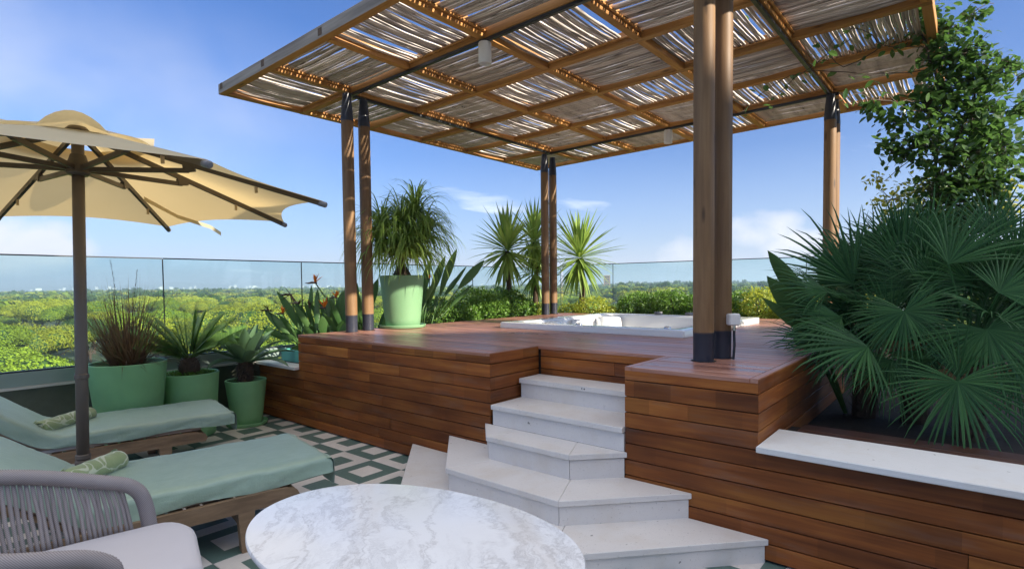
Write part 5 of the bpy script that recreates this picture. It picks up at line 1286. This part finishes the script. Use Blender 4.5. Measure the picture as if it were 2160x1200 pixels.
# fan palms
palms = [thing('fan_palm', l, 'fan palm', b) for l, b in (('fan palm whose fronds reach left over the deck edge', (4.83, .60, .52)), ('fan palm in the middle of the planter, under the climber', (4.83, .30, .52)), ('fan palm at the right of the planter, with low fronds hanging over the white coping', (4.52, .0, .52)))]
PB = [Vector((4.83, .60, .95)), Vector((4.83, .30, 1.1)), Vector((4.52, .0, .98))]
for t, b in zip(palms, PB):
    m_ = MB(); lo = Vector((b.x, b.y, .521)); m_.tube([lo, lo.lerp(b, .5), b], [.085, .08, .07], 12)
    for i in range(120):
        az = i * 2.4; q = lo.lerp(b, i / 120) + Vector((math.cos(az), math.sin(az), 0)) * .075; blade(m_, q, dirv(az, R(U(30, 80))), U(.05, .12), .02, .2, 2, .2, 'taper')
    m_.build('trunk', M['bark'], t)
def fan(root, crown, hub, ax, rad, spread, mat=None):
    hub = Vector(hub); ax = Vector(ax).normalized(); vw = (Vector((0, 0, CAMZ)) - hub).normalized()
    n = (vw * .75 + Z * .6 + Vector((U(-.3, .3), U(-.3, .3), U(-.2, .2)))); n = (n - ax * n.dot(ax)).normalized(); s = ax.cross(n)
    m_ = MB(); pd = hub - crown; m_.tube([crown, crown + pd * .55 + Z * .06, hub], [.010, .007, .006], 6)
    k = max(12, int(spread / 5.6)); f0 = .34
    for i in range(k):
        a = R(spread) * ((i + .5 + U(-.22, .22)) / k - .5); r_ = rad * (1 - .22 * abs(a / R(spread / 2 + 1)) ** 2) * U(.82, 1.06) * .92
        d = ax * math.cos(a) + s * math.sin(a); sd = -ax * math.sin(a) + s * math.cos(a); w0 = R(spread) / k * r_ * f0 * 1.15
        cup = n * (.10 * (1 - math.cos(a)) + U(-.05, .05)); drp = .42 * U(.3, 2.2); kink = U(-.05, .05)
        # pleated inner web then free drooping tip
        pts = []; p = hub.copy(); dd = (d + cup).normalized(); ns = 7; vs = []
        for j in range(ns + 1):
            t = j / ns; w = (w0 * t / f0 if t < f0 else w0 * (1 - (t - f0) / (1 - f0)) ** .7) * .98 + .001
            fold = .35; vs += [p - sd * w / 2 - n * w * fold * .5, p + n * w * fold * .5, p + sd * w / 2 - n * w * fold * .5]
            p = p + dd * r_ / ns; dd = (dd + Vector((0, 0, -1)) * (.05 + drp * max(0, t - .4)) + sd * kink * t).normalized()
        m_.add(vs, [(j * 3 + a_, j * 3 + a_ + 1, j * 3 + a_ + 4, j * 3 + a_ + 3) for j in range(ns) for a_ in (0, 1)])
    m_.build('frond', mat or M['fan'], root)
for k, h, a, r_, s in FRONDS: fan(palms[k], PB[k], h, a, r_, s)
for i in range(9):
    k = i % 3; az = U(2.2, 5.4); d = dirv(az, R(U(-65, -35))); fan(palms[k], PB[k], PB[k] + Vector((d.x * .3, d.y * .3, .02)), d, U(.28, .4), U(60, 140), M['dryfan'])
for i in range(74):
    k = i % 3; az = U(0, 6.283); el = R(U(-10, 80)); d = dirv(az, el); hub = PB[k] + Vector((d.x * .36, d.y * .36, .12 + d.z * .5)) + Vector((U(.1, .5), U(-.15, .1), 0))
    if hub.x < 4.25 and hub.z < 1.2: continue
    fan(palms[k], PB[k], hub, d + Z * U(-.3, .3), U(.4, .55), U(120, 240))
rb = thing('fan_palm', 'fan palm at the far right edge behind the low fronds', 'fan palm', (5.0, -.7, .52)); cb = Vector((5.0, -.7, 1.1))
mb = MB(); mb.tube([(5.0, -.7, .521), cb], [.09, .075], 12); mb.build('trunk', M['bark'], rb)
for i in range(22):
    az = i * 2.4; el = R(U(0, 85)); d = dirv(az, el); fan(rb, cb, cb + d * U(.35, .5) + Z * .15, d, U(.45, .6), U(120, 220))

# climber up to the pergola corner
vn = thing('climbing_vine', 'dense dark green climber rising behind the palms up onto the pergola corner', 'climber', (6.55, -.1, .52))
mb = MB()
for q in VSTEM:
    w = spline(q, .12); w = [p + Vector((U(-.015, .015), U(-.015, .015), U(-.015, .015))) for p in w]; big = q in VSTEM[:2]
    mb.tube(w, [(.017 if big else .005) * (1 - .45 * i / len(w)) for i in range(len(w))], 6)
x0_, x1_ = VSTEM[0][0], VSTEM[1][0]; mb.tube([(x0_[0], x0_[1], .521), (x0_[0] - .02, x0_[1] + .03, 1.2), x0_], [.024, .02, .017], 7); mb.tube([(x1_[0], x1_[1], .521), (x1_[0] + .03, x1_[1], 1.2), x1_], [.02, .018, .016], 7)
mb.build('stems', M['twig'], vn, smooth=True)['kind'] = 'stuff'
def vleaf(m_, p, s):
    d = Vector((U(-1, 1), U(-1, 1), U(-1.1, .5))).normalized(); blade(m_, p, d, s, s * .62, .5, 4, U(.05, .3), 'oval', side=d.cross(Vector((U(-1, 1), U(-1, 1), 1.2))).normalized())
mb = MB(); tw = MB()
for c_, r_, k in VINE:
    if k: continue
    c_ = Vector(c_); n = int(215 * (r_ / .25) ** 2)
    for i in range(n):
        d = Vector((random.gauss(0, 1), random.gauss(0, 1), random.gauss(0, 1))).normalized(); p = c_ + d * r_ * (U(.2, 1.08)); p = c_ + Vector(((p.x - c_.x) * .8, (p.y - c_.y), p.z - c_.z))
        vleaf(mb, p, U(.05, .095))
        if i % 5 == 0: tw.tube([p, p.lerp(c_, .5) + Vector((U(-.03, .03),) * 3), c_], .0022, 4, cap=False)
for q in VSTEM[4:]:
    for p in spline(q, .07): 
        if random.random() < .7: vleaf(mb, p + Vector((U(-.05, .05), U(-.05, .05), U(-.07, .03))), U(.05, .095))
mb.build('foliage', M['vine'], vn)['kind'] = 'stuff'; tw.build('twigs', M['twig'], vn)['kind'] = 'stuff'
yv = thing('golden_climber', 'sunlit yellow-green climber behind the dark vine', 'climber', (6.8, .3, .52))
mb = MB(); tw = MB(); tw.tube([(6.8, .3, .521), (6.75, .32, 1.3), (6.65, .35, 2.0)], [.015, .012, .006], 6)
for c_, r_, k in VINE:
    if not k: continue
    c_ = Vector(c_)
    for i in range(int(90 * (r_ / .18) ** 2)):
        d = Vector((random.gauss(0, 1), random.gauss(0, 1), random.gauss(0, 1))).normalized(); p = c_ + d * r_ * U(.2, 1.15); vleaf(mb, p, U(.035, .06))
        if i % 5 == 0: tw.tube([p, c_], .002, 4, cap=False)
mb.build('foliage', M['yvine'], yv)['kind'] = 'stuff'; tw.build('stems', M['twig'], yv)['kind'] = 'stuff'

# ------------------------------------------------------------------ pine wood beyond the terrace
def crown_arrays(Rr, H, nl, per, size, seed, flat=1.0):
    g = np.random.default_rng(seed); V = []; 
    lr = g.uniform(0, 1, nl) ** .55 * .74; la = g.uniform(0, 6.283, nl)
    lc = np.stack([lr * Rr * np.cos(la), lr * Rr * np.sin(la), H * np.sqrt(np.clip(1 - lr ** 2, 0, 1)) * .72 + g.uniform(-.1, .1, nl) * H], 1)
    lz = Rr * g.uniform(.22, .38, nl)
    d = g.normal(size=(nl, per, 3)); d[..., 2] = np.abs(d[..., 2]) * 1.1 - .35; d /= np.linalg.norm(d, axis=2)[..., None]
    p = lc[:, None] + d * lz[:, None, None] * np.array((1, 1, .72 * flat)) * g.uniform(.9, 1.06, (nl, per, 1))
    p = p.reshape(-1, 3); dd = d.reshape(-1, 3); k = len(p)
    a = dd + g.normal(size=(k, 3)) * .26; a /= np.linalg.norm(a, axis=1)[:, None]
    s = np.cross(a, g.normal(size=(k, 3))); s /= np.linalg.norm(s, axis=1)[:, None]; e = np.cross(a, s)
    z = size * g.uniform(.6, 1.35, (k, 1)); q = np.stack([p - e * z * .5 - s * z * .42, p - e * z * .5 + s * z * .42, p + e * z * .5 + s * z * .32, p + e * z * .5 - s * z * .32], 1)
    return q.reshape(-1, 3), lc, lz
def mesh_quads(name, V, mats, mi=None):
    k = len(V) // 4; me = bpy.data.meshes.new(name); me.vertices.add(len(V)); me.vertices.foreach_set('co', V.astype('f4').ravel())
    me.loops.add(k * 4); me.loops.foreach_set('vertex_index', np.arange(k * 4, dtype='i4')); me.polygons.add(k); me.polygons.foreach_set('loop_start', np.arange(0, k * 4, 4, dtype='i4'))
    for m in mats: me.materials.append(m)
    if mi is not None: me.polygons.foreach_set('material_index', mi.astype('i4'))
    me.update(calc_edges=True); me.validate(); return me
kinds = []
for s in range(8):
    V, lc, lz = crown_arrays(5.6 + .6 * (s % 3), 4.6 + .5 * (s % 2), 26, 1300, .125, 100 + s)
    core = MB()
    for c_, z_ in zip(lc, lz): core.lathe([(0, -z_ * .5), (z_ * .8, -z_ * .2), (z_ * .86, z_ * .1), (z_ * .5, z_ * .5), (0, z_ * .6)], tuple(c_), 7)
    mat = (M['pine'], M['pine2'], M['pine'], M['oak'])[s % 4] if s != 7 else M['pine2']
    cm = mesh_quads('crown', V, [mat]); c2 = bpy.data.meshes.new('crown_core'); c2.from_pydata(core.v, [], core.f); c2.materials.append(M['oak']); c2.update()
    tr = MB(); H = 7.5; tr.tube([(0, 0, -H), (.15, .1, -H * .45), (0, 0, -.6)], [.32, .25, .20], 9)
    for i in range(7):
        q = lc[i * 3]; tr.tube([(0, 0, -1.6 + .1 * i), (q[0] * .5, q[1] * .5, q[2] * .35 - .4), tuple(q - np.array((0, 0, lz[i * 3] * .4)))], [.13, .09, .04], 6)
    tm = bpy.data.meshes.new('trunk'); tm.from_pydata(tr.v, [], tr.f); tm.materials.append(M['pinebark']); tm.update(); kinds.append((cm, c2, tm))
LB = ['umbrella pine with a rounded green crown in the wood below the terrace', 'yellow-green umbrella pine in the wood below the terrace', 'umbrella pine with a rounded green crown in the wood below the terrace', 'darker evergreen tree among the pines below the terrace']
spots = []; g = random.Random(5)
az0, az1 = R(-9), R(89)
r_ = 27.0
while r_ < 230:
    step = 13.5 + r_ * .02; na = int((az1 - az0) * r_ / step)
    for i in range(na):
        a = az0 + (az1 - az0) * (i + g.random()) / na; rr_ = r_ + g.uniform(-3.2, 3.2); spots.append((rr_, a))
    r_ += step * .92
spots.sort(); spots = [s for s in spots if s[0] > 23][:298]
rmax = spots[-1][0]
for rr_, a in spots:
    s = g.randrange(8); cm, c2, tm = kinds[s]; k = g.uniform(.85, 1.4); z = -3.0 - 4.4 * k + g.uniform(-2.2, 1.4)
    if rr_ < 34: z -= 1.0
    t = put('umbrella_pine', None); t.location = (rr_ * math.cos(a), rr_ * math.sin(a), z - 7.5 * k); kk = 3 if s in (3,) else (1 if s in (1, 5, 7) else 0)
    tag(t, LB[kk], 'tree', ('round green pines in the wood', 'yellow-green pines in the wood', '', 'dark evergreens in the wood')[kk])
    ro_ = g.uniform(0, 6.28)
    for nm, me, par in (('crown', cm, t), ('trunk', tm, t)):
        o = put(nm, me, par); o.location = (0, 0, 7.5 * k); o.scale = (k, k, k); o.rotation_euler = (0, 0, ro_)
        if nm == 'crown': cc_ = put('dark_core', c2, o)  # solid dark lumps; shade of the crown crevices put into their colour
# the wood farther out reads as one mass
fw_ = []; mi_ = []; r_ = rmax + 3; base = [crown_arrays(5.6, 3.4, 16, 26, .8, 300 + s)[0] for s in range(5)]; base2 = [crown_arrays(5.4, 3.4, 7, 14, 2.0, 320 + s)[0] for s in range(4)]
gg = np.random.default_rng(3)
while r_ < 1500:
    step = 9.5 + r_ * .012 if r_ < 520 else 12 + r_ * .014; na = int((az1 - az0) * r_ / step)
    for i in range(na):
        a = az0 + (az1 - az0) * (i + gg.random()) / na; rr_ = r_ + gg.uniform(-.5, .5) * step
        tall = gg.random() < .06 + (.10 if a < .5 else 0); k = gg.uniform(.75, 1.2) * (1 if r_ < 520 else 1.5)
        b = base[gg.integers(5)] if r_ < 520 else base2[gg.integers(4)]
        ro_ = gg.uniform(0, 6.28); co, sn = math.cos(ro_), math.sin(ro_)
        q = b @ np.array(((co, sn, 0), (-sn, co, 0), (0, 0, 1))) * np.array((k, k, k * (1.35 if tall else 1))) * (np.array((.6, .6, 1)) if tall else 1)
        top = -3.6 + gg.uniform(-1.3, .8) + (.8 if tall else 0) + (1.5 if a < .5 and r_ > 200 else 0)
        q = q + np.array((rr_ * math.cos(a), rr_ * math.sin(a), top - 2.8 * k)); fw_.append(q)
        mt = 2 if tall or gg.random() < .2 + .25 * (a < .5) + (.3 if r_ > 600 else 0) else (1 if gg.random() < .35 else 0); mi_.append(np.full(len(q) // 4, mt))
    r_ += step
fo = put('far_wood', mesh_quads('far_wood', np.concatenate(fw_), [M['pine'], M['pine2'], M['oak']], np.concatenate(mi_))); fo['kind'] = 'stuff'; fo['label'] = 'pine wood stretching to the hazy town'
# hazy town on the horizon and one ochre tower
for i in range(150):
    a = R(g.uniform(-6, 86)); d = g.uniform(1700, 3400); w = g.uniform(5, 12); h = g.uniform(14, 19) if g.random() < .85 else g.uniform(19, 24)
    c_ = Vector((d * math.cos(a), d * math.sin(a), GZ)); t = Vector((-math.sin(a), math.cos(a), 0)); n_ = Vector((math.cos(a), math.sin(a), 0))
    m_ = MB(); vs = [(t * x_ * w / 2 + n_ * y_ * 8 + Z * z_ * h) + c_ for z_ in (0, 1) for x_, y_ in ((-1, -1), (1, -1), (1, 1), (-1, 1))]
    m_.add(vs, [(0, 3, 2, 1), (4, 5, 6, 7), (0, 1, 5, 4), (1, 2, 6, 5), (2, 3, 7, 6), (3, 0, 4, 7)])
    o = m_.build('town_building', M['city']); tag(o, 'tiny pale block in the hazy town on the horizon', 'building', 'pale blocks of the hazy town')
tw_ = thing('tower_block', 'ochre tower block rising above the trees right of the yuccas', 'tower block', (609, 352, GZ))
a = R(30); n_ = Vector((math.cos(a), math.sin(a), 0)); t = Vector((-n_.y, n_.x, 0)); c_ = Vector((609, 352, GZ))
def tbx(m_, x0, x1, y0, y1, z0, z1): m_.add([c_ + t * x_ + n_ * y_ + Z * z_ for z_ in (z0, z1) for x_, y_ in ((x0, y0), (x1, y0), (x1, y1), (x0, y1))], [(0, 3, 2, 1), (4, 5, 6, 7), (0, 1, 5, 4), (1, 2, 6, 5), (2, 3, 7, 6), (3, 0, 4, 7)])
mb = MB(); tbx(mb, -4, 4, -5, 5, 0, 24); mb.build('wall', M['tower'], tw_); mb = MB(); tbx(mb, -4.3, 4.3, -5.3, 5.3, 24.01, 24.8); mb.build('roof', M['city'], tw_)
for z_ in range(12, 24, 3):
    for x_ in (-2.6, -.7, 1.2):
        mb = MB(); tbx(mb, x_, x_ + 1.3, -5.12, -5.01, z_, z_ + 1.7); mb.build('window', M['dark_glass'], tw_)
# a low blue ridge far behind the town
m_ = MB(); k = 90; vs = []
for i in range(k + 1):
    a = R(-12 + 105 * i / k); h = 18 + 26 * max(0, math.sin(i * .21) * .6 + math.sin(i * .083 + 1.4)) + 9 * math.sin(i * .9)
    for d, z_ in ((5200, GZ), (5600, GZ + h), (6200, GZ)): vs.append((d * math.cos(a), d * math.sin(a), z_))
m_.add(vs, [(i * 3 + b, i * 3 + b + 3, i * 3 + b + 4, i * 3 + b + 1) for i in range(k) for b in (0, 1)]); m_.build('hills', M['ground'], smooth=True)['kind'] = 'structure'

# ------------------------------------------------------------------ haze over the plain
hz = MB(); hz.box((-9500, -9500, GZ - 1.0), (9500, 9500, 48.0)); mv = bpy.data.materials.new('air'); mv.use_nodes = True; nt = mv.node_tree; nt.nodes.clear()
pv = N(nt, 'ShaderNodeVolumePrincipled'); pv.inputs['Color'].default_value = (0.80, 0.88, 1.0, 1); pv.inputs['Density'].default_value = 0.00055; pv.inputs['Anisotropy'].default_value = 0.2
L(nt, pv.outputs[0], N(nt, 'ShaderNodeOutputMaterial').inputs['Volume'])
HAZE = True
if HAZE: hz.build('haze', mv)['kind'] = 'stuff'
